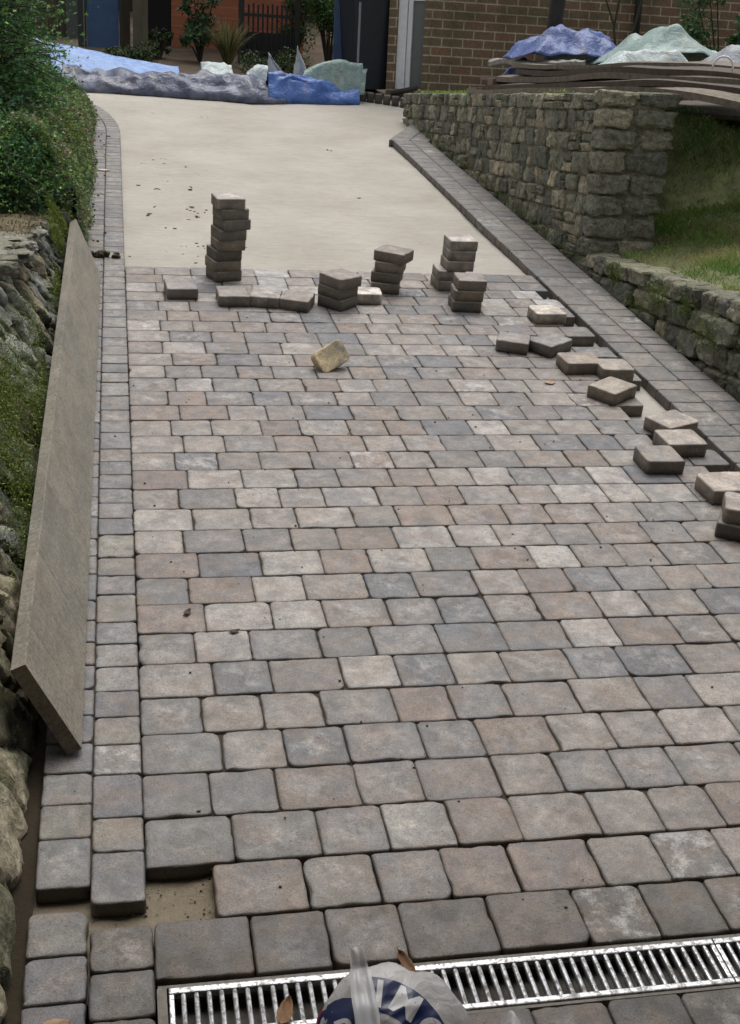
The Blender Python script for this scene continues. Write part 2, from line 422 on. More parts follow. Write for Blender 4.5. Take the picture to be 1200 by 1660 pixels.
# ------------------------------------------------------------------ grounds
def sheet(name, x0, x1, y0, y1, z, m, nx=2, ny=2, f=None, kind='structure', hole=None):
    mb = MB(); vs = []; fs = []
    for j in range(ny + 1):
        for i in range(nx + 1):
            x = x0 + (x1 - x0) * i / nx; y = y0 + (y1 - y0) * j / ny
            vs.append((x, y, z + (f(x, y) if f else 0)))
    for j in range(ny):
        for i in range(nx):
            a = j * (nx + 1) + i; fs.append((a, a + 1, a + nx + 2, a + nx + 1))
    mb.add(vs, fs); o = mb.build(name, m, smooth=True); tag(o, kind=kind); return o
def sandf(x, y):
    q = Vector((x * 2.2, y * 1.1, 0)); return 0.010 * noise.noise(q) + 0.0025 * noise.noise(Vector((x * 14, y * 9, 3)))
sheet('sand_bed', -0.9, 3.0, -0.284, 10.9, -0.050, SAND, 110, 300, sandf)
sheet('gritty_sand', -0.24, 2.6, -0.288, 0.012, -0.0355, sand_material('brown_grit', (0.17, 0.138, 0.10), (0.27, 0.23, 0.165), True), 90, 24, lambda x, y: 0.006 * noise.noise(Vector((x * 25, y * 25, 0))))  # darker, browner sand under the missing block and the near rows
sheet('soil_strip', -0.42, -0.2085, -1.2, 4.3, -0.022, sand_material('dark_soil', (0.028, 0.022, 0.015), (0.055, 0.044, 0.028), False), 12, 160, lambda x, y: 0.012 * noise.noise(Vector((x * 20, y * 12, 0))))
JOINT = sand_material('joint_dirt', (0.050, 0.040, 0.030), (0.085, 0.068, 0.050), False)
sheet('paving_joints', 0.02, 1.82, 0.02, 4.17, -0.0075, JOINT, 2, 2)
sheet('border_joints_left', -0.200, -0.010, -0.02, 7.7, -0.0075, JOINT, 2, 2)
sheet('border_joints_right', 2.130, 2.410, -0.45, 8.0, -0.0075, JOINT, 2, 2)
sheet('ground', -60, 60, -40, 90, -0.30, DIRT, 4, 4)
sheet('yard_ground', -8, 14, 10.4, 30, -0.035, DIRT, 20, 20, lambda x, y: 0.02 * noise.noise(Vector((x, y, 0))))
sheet('concrete_footing', -0.9, 3.0, -2.6, -0.412, -0.052, GRIT, 20, 10)

# ------------------------------------------------------------------ drain
galv = None
def galv_material():
    m, n, b = mat('galvanised_steel'); co = objco(n)
    v = N(n, 'ShaderNodeTexVoronoi', Scale=120.0); n.links.new(co, v.inputs['Vector'])
    f = noise_n(n, co, 60, 5, 0.7)
    c = mix(n, 1.0, (0.55, 0.56, 0.57), ramp(n, v.outputs['Distance'], [(0.0, 0.8), (0.8, 1.1)]), 'MULTIPLY')
    d = ramp(n, noise_n(n, co, 95, 5, 0.75, 0.6), [(0.47, 0.0), (0.60, 1.0)])
    c = mix(n, math_(n, 'MULTIPLY', d, 0.85), c, (0.13, 0.11, 0.09))
    n.links.new(c, b.inputs['Base Color']); n.links.new(math_(n, 'SUBTRACT', 0.75, math_(n, 'MULTIPLY', d, 0.75)), b.inputs['Metallic'])
    n.links.new(ramp(n, f, [(0.3, 0.28), (0.7, 0.5)]), b.inputs['Roughness']); bump(n, b, f, 0.4, 0.0015)
    return m
GALV = galv_material()
CHAN = plain('polymer_concrete', (0.20, 0.185, 0.16), 0.9, 0.3, 90)
DARKWET = plain('wet_channel_mud', (0.085, 0.075, 0.062), 0.7, 0.6, 40)
ch = empty('drain_channel', (0.03, -0.35, -0.13))
tag(ch, 'long drainage channel set across the drive below the last course of blocks', 'drain')
mb = MB()
mb.box(-0.016, 2.2, 0.056, 0.062, 0.0, 0.124); mb.box(-0.016, 2.2, -0.060, -0.054, 0.0, 0.124)
mb.box(-0.018, -0.0012, -0.0538, 0.0558, 0.0, 0.1245)
mb.build('channel_wall', CHAN, ch)
mb = MB(); mb.box(-0.001, 2.2, -0.0535, 0.0555, 0.0, 0.088); mb.build('channel_floor', DARKWET, ch)
def grate(x0, L, label):
    t = empty('drain_grate', (x0, -0.349, -0.004)); tag(t, label, 'drain grate', 'steel grates over the drainage channel')
    mb = MB()
    mb.box(0, L, 0.041, 0.054, -0.016, 0.0, bev=0.0025); mb.box(0, L, -0.052, -0.040, -0.016, 0.0, bev=0.0025)
    mb.box(0.0, 0.009, -0.0395, 0.0405, -0.016, -0.001, bev=0.002); mb.box(L - 0.009, L, -0.0395, 0.0405, -0.016, -0.001, bev=0.002)
    mb.build('frame', GALV, t)
    mb = MB(); k = int((L - 0.03) / 0.0215)
    for i in range(k):
        x = 0.025 + i * (L - 0.045) / (k - 1) + 0.0003 * rng.gauss(0, 1)
        mb.tube([(x, -0.0398, -0.006), (x, 0, -0.0058), (x, 0.0408, -0.006)], 0.0046, 8)
        mb.box(x - 0.0012, x + 0.0012, -0.0395, 0.0405, -0.020, -0.009)
    mb.build('bars', GALV, t, smooth=False)
grate(0.032, 1.018, 'galvanised slotted grate with the cement bag lying over it')
grate(1.052, 1.0, 'galvanised slotted grate running out of the right side of the photo')

# ------------------------------------------------------------------ loose blocks
def block(cx, cy, z0, yaw, label, w=0.14, d=0.138, col=None, group='loose paving blocks', M=None, seed=None, worn=1.15, bloomy=None):
    r = random.Random(seed if seed is not None else hash((round(cx, 3), round(cy, 3), round(z0, 3))) & 0xffff)
    col = tuple(x * k_ for x, k_ in zip(col or pcol(r, LOOSE), (1.36, 1.28, 1.18)))
    m = MB(); paver(m, 0, 0, w, d, h=0.049, zt=0.049, col=col, r=r, worn=worn, side=0.82, tilt=0.0)
    o = m.build('paving_block', PAVER, smooth=True)
    if M is None: o.location = (cx, cy, z0); o.rotation_euler = (0, 0, R_(yaw))
    else: o.matrix_world = M
    tag(o, label, 'paving block', group); return o
LOOSE = [((0.26, 0.235, 0.20), 3)]
G0 = 0.0022
ordn = ['topmost', 'second from top', 'third from top', 'fourth from top', 'fifth from top', 'sixth from top', 'seventh from top', 'bottom']
def stack(items, who, group):
    n = len(items)
    for i, it in enumerate(items):
        cx, cy, yaw, w, d = it[:5]; col = it[5] if len(it) > 5 else None
        pos = 'topmost' if i == n - 1 else ('lowest' if i == 0 else ordn[n - 1 - i])
        extra = it[6] if len(it) > 6 else 'grey paving block'
        block(cx, cy, G0 + i * 0.0495, yaw, f'{extra}, {pos} in {who}', w, d, col, group)
Ax, Ay = 0.468, 4.03
stack([(Ax, Ay, 20, .14, .138, (.17, .16, .14)), (Ax - .002, Ay, 16, .14, .138, (.25, .23, .20)), (Ax + .004, Ay, 17, .138, .138, (.085, .08, .075), 'almost black paving block'),
       (Ax + .016, Ay, 14, .14, .138, (.235, .215, .185)), (Ax + .022, Ay, 15, .14, .138, (.17, .165, .155)), (Ax + .034, Ay, 20, .14, .138, (.22, .21, .195)),
       (Ax + .028, Ay, 18, .14, .138, (.20, .19, .175)), (Ax + .016, Ay, 8, .14, .138, (.32, .31, .30), 'pale topped paving block')],
      'the tall stack of eight blocks', 'blocks in the tall stack of eight')
stack([(.965, 3.615, 44, .138, .138, (.13, .12, .11)), (.965, 3.62, 40, .14, .138, (.14, .13, .115)), (.972, 3.62, 34, .145, .15, (.24, .22, .20), 'browner paving block')],
      'the stack of three beside the white topped block', 'blocks in the left stack of three')
stack([(1.245, 3.88, -14, .14, .14, (.21, .195, .17)), (1.25, 3.885, -22, .14, .138, (.13, .125, .118), 'dark paving block'), (1.262, 3.885, -20, .14, .138, (.25, .23, .195)),
       (1.275, 3.885, -34, .16, .14, (.20, .185, .165), 'skewed paving block')],
      'the stack of four blocks', 'blocks in the stack of four')
stack([(1.575, 3.95, 3, .14, .14, (.30, .295, .285)), (1.575, 3.95, 0, .14, .14, (.33, .32, .305)), (1.612, 3.945, 2, .138, .138, (.31, .30, .28)), (1.618, 3.95, -1, .14, .138, (.33, .315, .30)),
       (1.620, 3.955, 3, .138, .138, (.42, .41, .39), 'pale paving block')],
      'the pale stack of five at the back', 'blocks in the pale stack of five')
stack([(1.575, 3.61, -5, .14, .14, (.13, .122, .112)), (1.58, 3.615, -3, .14, .14, (.22, .19, .155), 'brown paving block'), (1.592, 3.62, -4, .14, .14, (.22, .205, .19))],
      'the stack of three before the pale stack', 'blocks in the right stack of three')
block(.25, 3.745, G0, 3, 'single grey block alone at the left end of the loose row', .142, .17, (.215, .215, .222))
block(.48, 3.645, G0, 1, 'left one of three grey blocks set end to end', .142, .165, (.205, .20, .19))
block(.632, 3.632, G0, -12, 'middle one of three grey blocks set end to end', .14, .15, (.215, .20, .19))
block(.772, 3.595, G0, -22, 'right one of three grey blocks, turned nearest the stack of three', .142, .16, (.22, .205, .185))
block(1.115, 3.695, G0, -2, 'white topped block lying between the two brown stacks', .14, .12, (.52, .51, .49))
block(1.93, 3.45, G0, 3, 'buff block with whitened top lying near the right border', .15, .14, (.46, .44, .40))
block(1.645, 3.04, G0, -22, 'dark edged grey block at the left end of the right hand line', .14, .13, (.215, .205, .20))
block(1.812, 3.02, G0, 38, 'slate grey block turned corner on beside the dark edged block', .175, .12, (.175, .175, .18))
block(1.862, 2.79, G0, 2, 'long brown block lying left of two smaller brown blocks', .165, .14, (.26, .235, .205))
block(1.985, 2.715, G0, 0, 'square brown block tucked behind the pointed block', .14, .14, (.245, .225, .20))
block(1.888, 2.475, G0, 37, 'brown block turned corner on with a notched far edge', .17, .13, (.255, .235, .205))
block(1.995, 2.128, G0, 24, 'pale block turned corner on behind the long flat one', .17, .135, (.30, .28, .255))
block(1.955, 1.958, G0, 1, 'pale topped block lying right behind the dark square block', .155, .14, (.31, .285, .26))
block(1.812, 1.815, G0, -1, 'dark grey square block lying flat on the paving', .14, .14, (.205, .198, .185))
block(1.962, 1.585, G0, 2, 'large pale block lying in front of the dark square block', .175, .15, (.33, .30, .275))
stack([(1.895, 1.30, -32, .175, .14, (.13, .128, .125), 'dark wet paving block'), (1.910, 1.315, -24, .175, .14, (.31, .29, .27), 'pale paving block')],
      'the pair at the right edge of the photo', 'blocks in the pair by the right edge')
# buff block tipped up on one corner, its underside to the camera
a = Vector((.118, .050, .050)).normalized(); b_ = Vector((-.03, .045, .09)); b_ = (b_ - a * b_.dot(a)).normalized(); c_ = a.cross(b_)
M = Matrix(((a.x, b_.x, c_.x, 0), (a.y, b_.y, c_.y, 0), (a.z, b_.z, c_.z, 0), (0, 0, 0, 1)))
org = Vector((.765, 2.715, -.004)) + a * .069 + b_ * .048 - c_ * .049
block(0, 0, 0, 0, 'yellow buff block tipped up on its edge in mid drive', .138, .097, (.60, .52, .34), M=Matrix.Translation(org) @ M, worn=1.5)

# ------------------------------------------------------------------ leaning concrete slab
SLAB = plain('weathered_concrete', (0.235, 0.205, 0.155), 0.9, 0.22, 14, 0.5, stretch=(1, 0.35, 1))
def slab_material():
    m, n, b = mat('concrete_board'); co = objco(n)
    mp = N(n, 'ShaderNodeMapping'); mp.inputs['Scale'].default_value = (1, 0.25, 1); mp.inputs['Rotation'].default_value = (0, 0, 0.5); n.links.new(co, mp.inputs[0])
    f = noise_n(n, co, 240, 4, 0.8); s = noise_n(n, mp.outputs[0], 22, 6, 0.7, 0.3); g = noise_n(n, co, 3, 4, 0.6)
    c = mix(n, ramp(n, g, [(0.35, 0.0), (0.65, 1.0)]), (0.262, 0.232, 0.184), (0.220, 0.206, 0.170))
    c = mix(n, 1.0, c, ramp(n, s, [(0.3, 0.78), (0.7, 1.16)]), 'MULTIPLY'); c = mix(n, 1.0, c, ramp(n, f, [(0.25, 0.50), (0.75, 1.45)]), 'MULTIPLY')
    c = mix(n, 1.0, c, ramp(n, noise_n(n, co, 90, 4, .7), [(0.3, 0.72), (0.7, 1.22)]), 'MULTIPLY')
    c = mix(n, ramp(n, noise_n(n, co, 7, 6, .7, .4), [(0.54, 0.0), (0.72, .45)]), c, (0.10, 0.085, 0.06))
    n.links.new(c, b.inputs['Base Color']); b.inputs['Roughness'].default_value = 0.92
    p = bump(n, b, s, 0.3, 0.004); bump(n, b, f, 0.6, 0.0015, p); return m
bm = bmesh.new()
A = [Vector((-0.148, 0.372, 0.002)), Vector((-0.252, 0.40, 0.222))]     # foot and head line at the near end
fx, fz = -0.118, 0.004
vs = []
nseg = 260
ang = math.atan2(0.215, -0.115)
d1 = Vector((math.cos(ang), 0, math.sin(ang))); nn = Vector((math.sin(ang), 0, -math.cos(ang)))   # nn points down-right? flip below
nn = Vector((0.215, 0, 0.115)).normalized()
mb = MB(); Wd = 0.236; Th = 0.036
ring = [(0, 0.002), (0.002, 0), (Th - 0.002, 0), (Th, 0.002), (Th, Wd - 0.002), (Th - 0.002, Wd), (0.002, Wd), (0, Wd - 0.002)]
allv = []; fs = []
for i in range(nseg + 1):
    t = i / nseg; y = 0.36 + t * 3.62
    for k, (tn, tw) in enumerate(ring):
        j = 0.0016 * noise.noise(Vector((y * 9, k * 5.1, 0))) + .0016 * noise.noise(Vector((y * 70, k * 5.1, 0))) - .004 * max(0, noise.noise(Vector((y * 40, k * 13.3, 7))) - .38) * 2.2
        base = Vector((-0.158 + 0.012 * t, y + (0.0 if t < 1 else 0.0) + tw * 0.10 * (1 - t) + t * tw * 0.9, 0.0015))
        allv.append(base + d1 * (tw + j) + nn * (tn + j))
n = len(ring)
for i in range(nseg):
    for k in range(n): fs.append((i * n + k, (i + 1) * n + k, (i + 1) * n + (k + 1) % n, i * n + (k + 1) % n))
fs.append(tuple(range(n))); fs.append(tuple(nseg * n + k for k in reversed(range(n))))
mb.add(allv, fs); o = mb.build('concrete_plank', slab_material(), origin=(-0.2, 2.2, 0))
tag(o, 'long brown concrete plank leaning against the rocky wall at left', 'concrete plank')

# ------------------------------------------------------------------ stones
def stone(mb, c, size, M, r, col, rough=0.12, n=6, pw=5.0, seed=0):
    """rounded irregular stone: cube shell pushed to a superellipsoid, then broken up with noise"""
    vs = []; idx = {}; fs = []
    def vid(i, j, k):
        key = (i, j, k)
        if key not in idx:
            p = Vector((2 * i / n - 1, 2 * j / n - 1, 2 * k / n - 1))
            q = (abs(p.x) ** pw + abs(p.y) ** pw + abs(p.z) ** pw) ** (1 / pw); p = p / q
            nz = noise.noise(p * 1.3 + Vector((seed * 3.1, seed * 1.7, 0))) * rough * 1.6 + noise.noise(p * 3.7 + Vector((seed, 9, seed))) * rough * 0.9 + noise.noise(p * 8.5 + Vector((seed, 2, 5))) * rough * 0.55
            sk = Vector((1 + 0.12 * math.sin(seed) * p.z, 1, 1 + 0.12 * math.cos(seed * 2) * p.x))
            p = Vector((p.x * sk.x, p.y, p.z * sk.z)) * (1 + nz)
            idx[key] = len(vs); vs.append(M @ Vector((c[0] + p.x * size[0] / 2, c[1] + p.y * size[1] / 2, c[2] + p.z * size[2] / 2)))
        return idx[key]
    for a in range(n):
        for b in range(n):
            for f in range(2):
                e = f * n
                q = [(a, b), (a + 1, b), (a + 1, b + 1), (a, b + 1)]
                if not f: q = q[::-1]
                fs.append([vid(x, y, e) for x, y in q])
                fs.append([vid(e, x, y) for x, y in q]); fs.append([vid(y, e, x) for x, y in q])
    mb.add(vs, fs, col)
STC = [((0.182, 0.177, 0.134), 3), ((0.242, 0.226, 0.170), 3), ((0.319, 0.283, 0.209), 1.6), ((0.138, 0.135, 0.112), 2), ((0.389, 0.328, 0.227), 0.5)]
MORT = stone_material('wall_mortar', 0.4, 0.25)
GT = Matrix.Rotation(-SLOPE, 4, 'X')
def wall_face(mb, M, L, H, depth, ystart, r, courses, skip=None, wmin=.09, wmax=.24, mortar=0.010, rough=.10, z0=0, pal=STC, pw=6):
    """courses of stones along local +Y, face towards local -X at x = 0"""
    z = z0; sd = r.random() * 100
    for hc in courses:
        y = ystart - r.random() * 0.05
        while y < L:
            w = r.uniform(wmin, wmax) * (0.8 + 2.2 * hc); 
            if not (skip and skip(y + w / 2, z + hc / 2)):
                sd += 1.37
                sp = 1 if r.random() > 0.2 or hc < 0.07 else 2
                for q in range(sp):
                    hh = hc / sp
                    stone(mb, (depth / 2 + r.gauss(0, 0.006), y + w / 2, z + hh * (q + 0.5)), (depth, w - mortar, hh - mortar), M, r,
                          pcol(r, pal), rough, seed=sd + q, n=10, pw=pw + r.uniform(-2, 2))
            y += w
        z += hc
WC = [0.10, 0.095, 0.12, 0.11, 0.10, 0.12, 0.10, 0.115, 0.09]      # course heights, bottom up
rw = random.Random(21)
hw = empty('stone_wall', (2.455, 4.32, 0.0), (-SLOPE, 0, 0))
tag(hw, 'tall mossy stone retaining wall with the boards piled on its top', 'stone wall')
mb = MB(); I = Matrix.Identity(4)
zt = sum(WC) - 0.04
under = lambda y, z: z + 0.02 < math.tan(SLOPE) * y - 0.09
wall_face(mb, I, 4.75, zt, 0.15, 0.16, rw, WC, under, z0=-0.04, pw=9, rough=.065, mortar=.006, wmin=.05, wmax=.19)
# end of the wall, facing down the drive: larger squared quoins
Mend = Matrix.Rotation(R_(-90), 4, 'Z') @ Matrix.Translation((0, 0, 0))
z = -0.04; sd = 500
for i, hc in enumerate([0.105, 0.10, 0.12, 0.11, 0.11, 0.12, 0.11, 0.105, 0.085]):
    a = [0.19, 0.15, 0.20, 0.16, 0.18, 0.15, 0.21, 0.16, 0.19][i]; sd += 1.9
    stone(mb, (a / 2 - 0.008, 0.075, z + hc / 2), (a, 0.17, hc - 0.008), I, rw, pcol(rw, STC), 0.085, seed=sd, pw=rw.uniform(5.5, 9), n=10)
    W_ = 0.345 + 0.085 * i / 8
    stone(mb, (a + (W_ - a) / 2 , 0.08, z + hc / 2), (W_ - a - 0.008, 0.16, hc - 0.008), I, rw, pcol(rw, STC), 0.09, seed=sd + .7, pw=rw.uniform(5, 8), n=10)
    z += hc
mb.build('stonework', STONE, hw, smooth=True, angle=R_(28))
mb = MB()
def roughbox(mb, x0, x1, y0, y1, z0, z1, s=0.04, amp=0.01, col=(0.16, 0.145, 0.105), top=None):
    # box skin cut into small cells and roughened
    def face(o, u, v, nu, nv):
        vs = []; fs = []
        for j in range(nv + 1):
            for i in range(nu + 1):
                p = o + u * (i / nu) + v * (j / nv); q = noise.noise_vector(p * 11) * amp + noise.noise_vector(p * 40) * amp * 0.4
                vs.append(p + q)
        for j in range(nv):
            for i in range(nu): a = j * (nu + 1) + i; fs.append((a, a + 1, a + nu + 2, a + nu + 1))
        mb.add(vs, fs, col)
    dx, dy, dz = Vector((x1 - x0, 0, 0)), Vector((0, y1 - y0, 0)), Vector((0, 0, z1 - z0))
    k = lambda v: max(1, min(120, int(v.length / s)))
    o = Vector((x0, y0, z0))
    face(o, dx, dz, k(dx), k(dz)); face(o + dy, dx, dz, k(dx), k(dz)); face(o, dy, dz, k(dy), k(dz)); face(o + dx, dy, dz, k(dy), k(dz))
    face(o + dz, dx, dy, k(dx), k(dy)); face(o, dx, dy, k(dx), k(dy))
roughbox(mb, 0.014, 0.345, 0.014, 4.7, -0.15, zt - 0.035)
mb.build('mortar_core', MORT, hw, smooth=True)

lw = empty('low_stone_wall', (2.455, 4.30, 0.0), (-SLOPE, 0, 0))
tag(lw, 'low mossy stone wall edging the grass bank at right', 'stone wall')
mb = MB(); LC = [0.10, 0.09, 0.105, 0.10, 0.09]
# runs back towards the camera: local y from -5.2 to 0; its top stays level
def lowskip(y, z): return z < math.tan(SLOPE) * y - 0.12
z = -0.42 
for hc in [0.11, 0.10, 0.115, 0.105, 0.09]:
    y = -5.2 - rw.random() * 0.08
    while y < -0.02:
        w_ = rw.uniform(0.11, 0.24); sd += 1.3
        if y + w_ > 0.05: w_ = 0.05 - y
        if w_ > 0.04 and not lowskip(y, z + hc):
            xo = rw.gauss(0, 0.010) + (0.005 if z < 0 else 0)
            stone(mb, (0.07 + xo, y + w_ / 2, z + hc / 2), (0.16, w_ - 0.008, hc - 0.009), I, rw, pcol(rw, STC), 0.09, seed=sd, pw=8, n=8)
        y += w_
    z += hc
LTOP = z
mb.build('stonework', STONE, lw, smooth=True, angle=R_(28))
mb = MB(); roughbox(mb, 0.03, 0.22, -5.2, 0.02, -0.75, LTOP - 0.014, col=(0.24, 0.215, 0.16), s=0.05); mb.build('mortar_core', MORT, lw, smooth=True)

# ------------------------------------------------------------------ foliage helpers
def leaves(mb, gen, count, size, cols, r, aspect=2.2, up=0.3, fold=0.25, droop=None):
    for _ in range(count):
        p, nrm, k = gen(r)
        s = size * r.uniform(0.55, 1.35)
        ax = Vector((r.gauss(0, 1), r.gauss(0, 1), r.gauss(0, 1) - (droop or 0))); ax.normalize()
        side = ax.cross(Vector(nrm) + Vector((r.gauss(0, .5), r.gauss(0, .5), r.gauss(0, .5)))); 
        if side.length < 1e-4: continue
        side.normalize(); nn_ = side.cross(ax)
        p = Vector(p); w_ = s / aspect
        vs = [p, p + ax * s * 0.45 + side * w_ * 0.5 + nn_ * s * fold * 0.2, p + ax * s, p + ax * s * 0.45 - side * w_ * 0.5 + nn_ * s * fold * 0.2]
        c = cols[min(len(cols) - 1, int(abs(r.gauss(0, 0.45 * len(cols))) ))] if k is None else cols[k % len(cols)]
        v = r.uniform(0.65, 1.35); c = (c[0] * v, c[1] * v, c[2] * v)
        mb.add(vs, [(0, 1, 2), (0, 2, 3)], c)
DG = [(0.030, 0.060, 0.020), (0.045, 0.085, 0.026), (0.070, 0.110, 0.030), (0.10, 0.13, 0.05)]

# ------------------------------------------------------------------ left rocky wall
rl = random.Random(77)
lwv = empty('rocky_wall', (-0.215, 0, 0), (-SLOPE, 0, 0))
tag(lwv, 'ragged rock retaining wall with moss, behind the leaning concrete plank', 'stone wall')
RC = [((0.15, 0.15, 0.125), 3), ((0.20, 0.20, 0.17), 2.5), ((0.10, 0.105, 0.09), 2), ((0.25, 0.235, 0.185), 1.3)]
TOPG = 0.835       # level top, in gravity terms, above the plane at y = 0
tn = math.tan(SLOPE)
def lx(h): return -0.46 * max(0, h)       # batter: the face leans back with height over the drive
mb = MB(); NY, NZ = 560, 74
vs = []; fs = []; cols = []
for i in range(NY + 1):
    y = -1.6 + i / NY * 6.55
    for j in range(NZ + 1):
        hz = -0.10 + (TOPG + 0.02 - y * tn + 0.10) * (j / NZ); hp = hz       # height above the drive here
        zg = hp + y * tn
        q = Vector((y * 1.0, zg * 1.0, 0))
        far = min(1, max(0, (y - 0.35) / 0.5)); sk = .9 * far
        wq = Vector((y + .035 * noise.noise(q * 8), zg + .035 * noise.noise(q * 8 + Vector((5, 5, 5))), 0))
        cp = Vector(((wq.x * (4.0 + 5 * far) + wq.y * 4 * sk), wq.y * (5.5 + 1.0 * far) - wq.x * 2.2 * sk, 2.0))
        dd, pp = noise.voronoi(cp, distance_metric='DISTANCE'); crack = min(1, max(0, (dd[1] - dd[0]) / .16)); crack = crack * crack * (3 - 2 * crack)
        rv_ = noise.noise_vector(pp[0] * 7.7 + Vector((.5, .5, .5))); loc_ = cp - pp[0]
        st = noise.noise(Vector((y * 24 + zg * 12, zg * 6 - y * 3, 1))); st2 = noise.noise(Vector((y * 70 + zg * 30, zg * 26, 5)))
        disp = (0.030 - .012 * (1 - far)) * crack + 0.040 * rv_.x * far + (0.05 * rv_.y * loc_.x + .05 * rv_.z * loc_.y) * crack * (.35 + .65 * far) + far * (0.012 * st + 0.006 * st2) + 0.012 * noise.noise(q * 14) + .008 * noise.noise(q * 40) + .004 * noise.noise(q * 90)
        x = lx(hp) + disp * (1 - 0.3 * (j / NZ)) - (0.030 if y < 0.4 else 0.030)
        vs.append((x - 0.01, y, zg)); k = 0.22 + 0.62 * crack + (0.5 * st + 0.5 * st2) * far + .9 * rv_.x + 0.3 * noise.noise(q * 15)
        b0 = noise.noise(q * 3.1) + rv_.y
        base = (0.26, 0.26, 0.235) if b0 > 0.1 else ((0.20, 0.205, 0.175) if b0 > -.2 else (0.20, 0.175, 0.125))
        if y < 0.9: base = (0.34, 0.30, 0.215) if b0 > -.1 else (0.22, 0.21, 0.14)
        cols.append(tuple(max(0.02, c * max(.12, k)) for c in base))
    # (ends)
for i in range(NY):
    for j in range(NZ): a_ = i * (NZ + 1) + j; fs.append((a_, a_ + NZ + 1, a_ + NZ + 2, a_ + 1))
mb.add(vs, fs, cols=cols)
# flat top of the wall running back from the face
tv = []; tf = []; tc = []
for i in range(NY + 1):
    y = -1.6 + i / NY * 6.55; e = vs[i * (NZ + 1) + NZ]
    for j in range(8):
        x = e[0] - (j / 7) ** 1.3 * 1.6; tv.append((x, y, e[2] + (0.022 * noise.noise(Vector((x * 9, y * 9, 3))) + 0.012 * noise.noise(Vector((x * 30, y * 30, 3)))) * min(1, j)))
        tc.append(((0.27, 0.255, 0.22) if j < 4 else (0.12, 0.10, 0.07)) if y < 3.25 + .2 * math.sin(j) else (0.13, 0.10, 0.065))
for i in range(NY):
    for j in range(7): a_ = i * 8 + j; tf.append((a_, a_ + 8, a_ + 9, a_ + 1))
mb.add(tv, tf, cols=tc)
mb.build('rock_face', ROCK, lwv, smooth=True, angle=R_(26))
# stones along the crest
mb = MB()
for k in range(60):
    y = -1.0 + k * 0.098 + rl.uniform(-.04, .04); hp = TOPG - y * tn; 
    for q in range(4):
        stone(mb, (lx(hp) - 0.035 - 0.10 * q + rl.gauss(0, .02), y + rl.uniform(-.1, .1), TOPG - 0.005), (rl.uniform(.04, .13), rl.uniform(.04, .16), rl.uniform(.02, .055)), I, rl, pcol(rl, [((0.30, 0.29, 0.26), 2), ((0.20, 0.19, 0.16), 2), ((0.13, 0.12, 0.09), 1)]), 0.28, seed=k * 3.3 + q)
mb.build('crest_stones', ROCK, lwv, smooth=True)
# moss cushions on the wall
MOSS = [(0.111, 0.163, 0.023), (0.169, 0.227, 0.039), (0.072, 0.111, 0.019), (0.247, 0.286, 0.058)]
mb = MB()
def mossblob(y, h, ry, rh, n, size=0.0095, thick=0.03, cols=MOSS, droop=1.2):
    def g(r):
        a = r.gauss(0, .42); b2 = r.gauss(0, .42); yy = y + a * ry; hh = h + b2 * rh
        return (lx(hh) + 0.015 + r.random() * thick * max(0.1, 1 - a * a - b2 * b2), yy, hh + yy * tn), (1, 0, .5), None
    leaves(mb, g, n, size, cols, rl, aspect=2.6, droop=droop)
for (y, h, ry, rh, n) in [(4.05, .235, .16, .11, 4500), (3.75, .25, .14, .08, 2200), (4.45, .16, .2, .12, 2300), (1.70, .33, .35, .22, 3000), (1.25, .27, .3, .17, 3200), (1.0, .17, .3, .13, 1600), (2.3, .30, .3, .10, 900),
                          (3.1, .2, .3, .05, 900), (1.9, .2, .4, .1, 2500), (1.45, .38, .3, .12, 3000)]:
    mossblob(y, h, ry, rh, n)
def litter_(r):
    y = 3.2 + 1.2 * r.random(); hp = TOPG - y * tn; return (lx(hp) - .02 - .7 * r.random() ** 1.2, y, TOPG + .005 + .02 * r.random()), (0, 0, 1), None
leaves(mb, litter_, 5200, .022, [(.15, .11, .07), (.23, .18, .11), (.09, .065, .04), (.12, .15, .06)], rl, aspect=4.5, droop=0)
mb.build('moss', LEAF, lwv)

# ------------------------------------------------------------------ left planted bank and hedge
VEG = empty('overgrown_wall', (-0.215, 4.6, 0), (0, 0, 0)); tag(VEG, 'garden wall smothered in trailing ivy and dry moss beside the border', 'overgrown wall')
mb = MB(); vs = []; fs = []; cols = []; NYv, NZv = 150, 22
def vtop(y): return max(0.10, 0.62 - 0.085 * (y - 4.6)) * (1 + 0.10 * noise.noise(Vector((y * 2.1, 0, 4))))
def vface(y, t):
    """profile of the planted wall: t 0 foot .. 1 crest, then back"""
    h = vtop(y); bx, by, ba = bendL(-0.225, y)
    a = t * 1.35; x = -(1 - math.cos(min(a, 1.35))) * 0.42; z = h * math.sin(min(a, 1.35) * 1.16)
    x += 0.03 * noise.noise(Vector((y * 4, z * 6, 1)))
    return bx + x * 1.0 + 0.02 * math.sin(t * 3), by, z - 0.02
for i in range(NYv + 1):
    y = 4.55 + 6.1 * i / NYv
    for j in range(NZv + 1):
        x, yy, z = vface(y, j / NZv); q = Vector((x, yy, z))
        d = 0.03 * noise.noise(q * 7) + 0.015 * noise.noise(q * 20); vs.append((x + d + .215, yy - 4.6, z + d * 0.5)); cols.append((0.055, 0.05, 0.028))
for i in range(NYv):
    for j in range(NZv): a_ = i * (NZv + 1) + j; fs.append((a_, a_ + NZv + 1, a_ + NZv + 2, a_ + 1))
mb.add(vs, fs, cols=cols); mb.build('wall_core', ROCK, VEG, smooth=True)
IVY = [(0.108, 0.184, 0.053), (0.184, 0.250, 0.092), (0.316, 0.300, 0.184), (0.075, 0.133, 0.044), (0.451, 0.400, 0.283)]
rv = random.Random(4)
mb = MB()
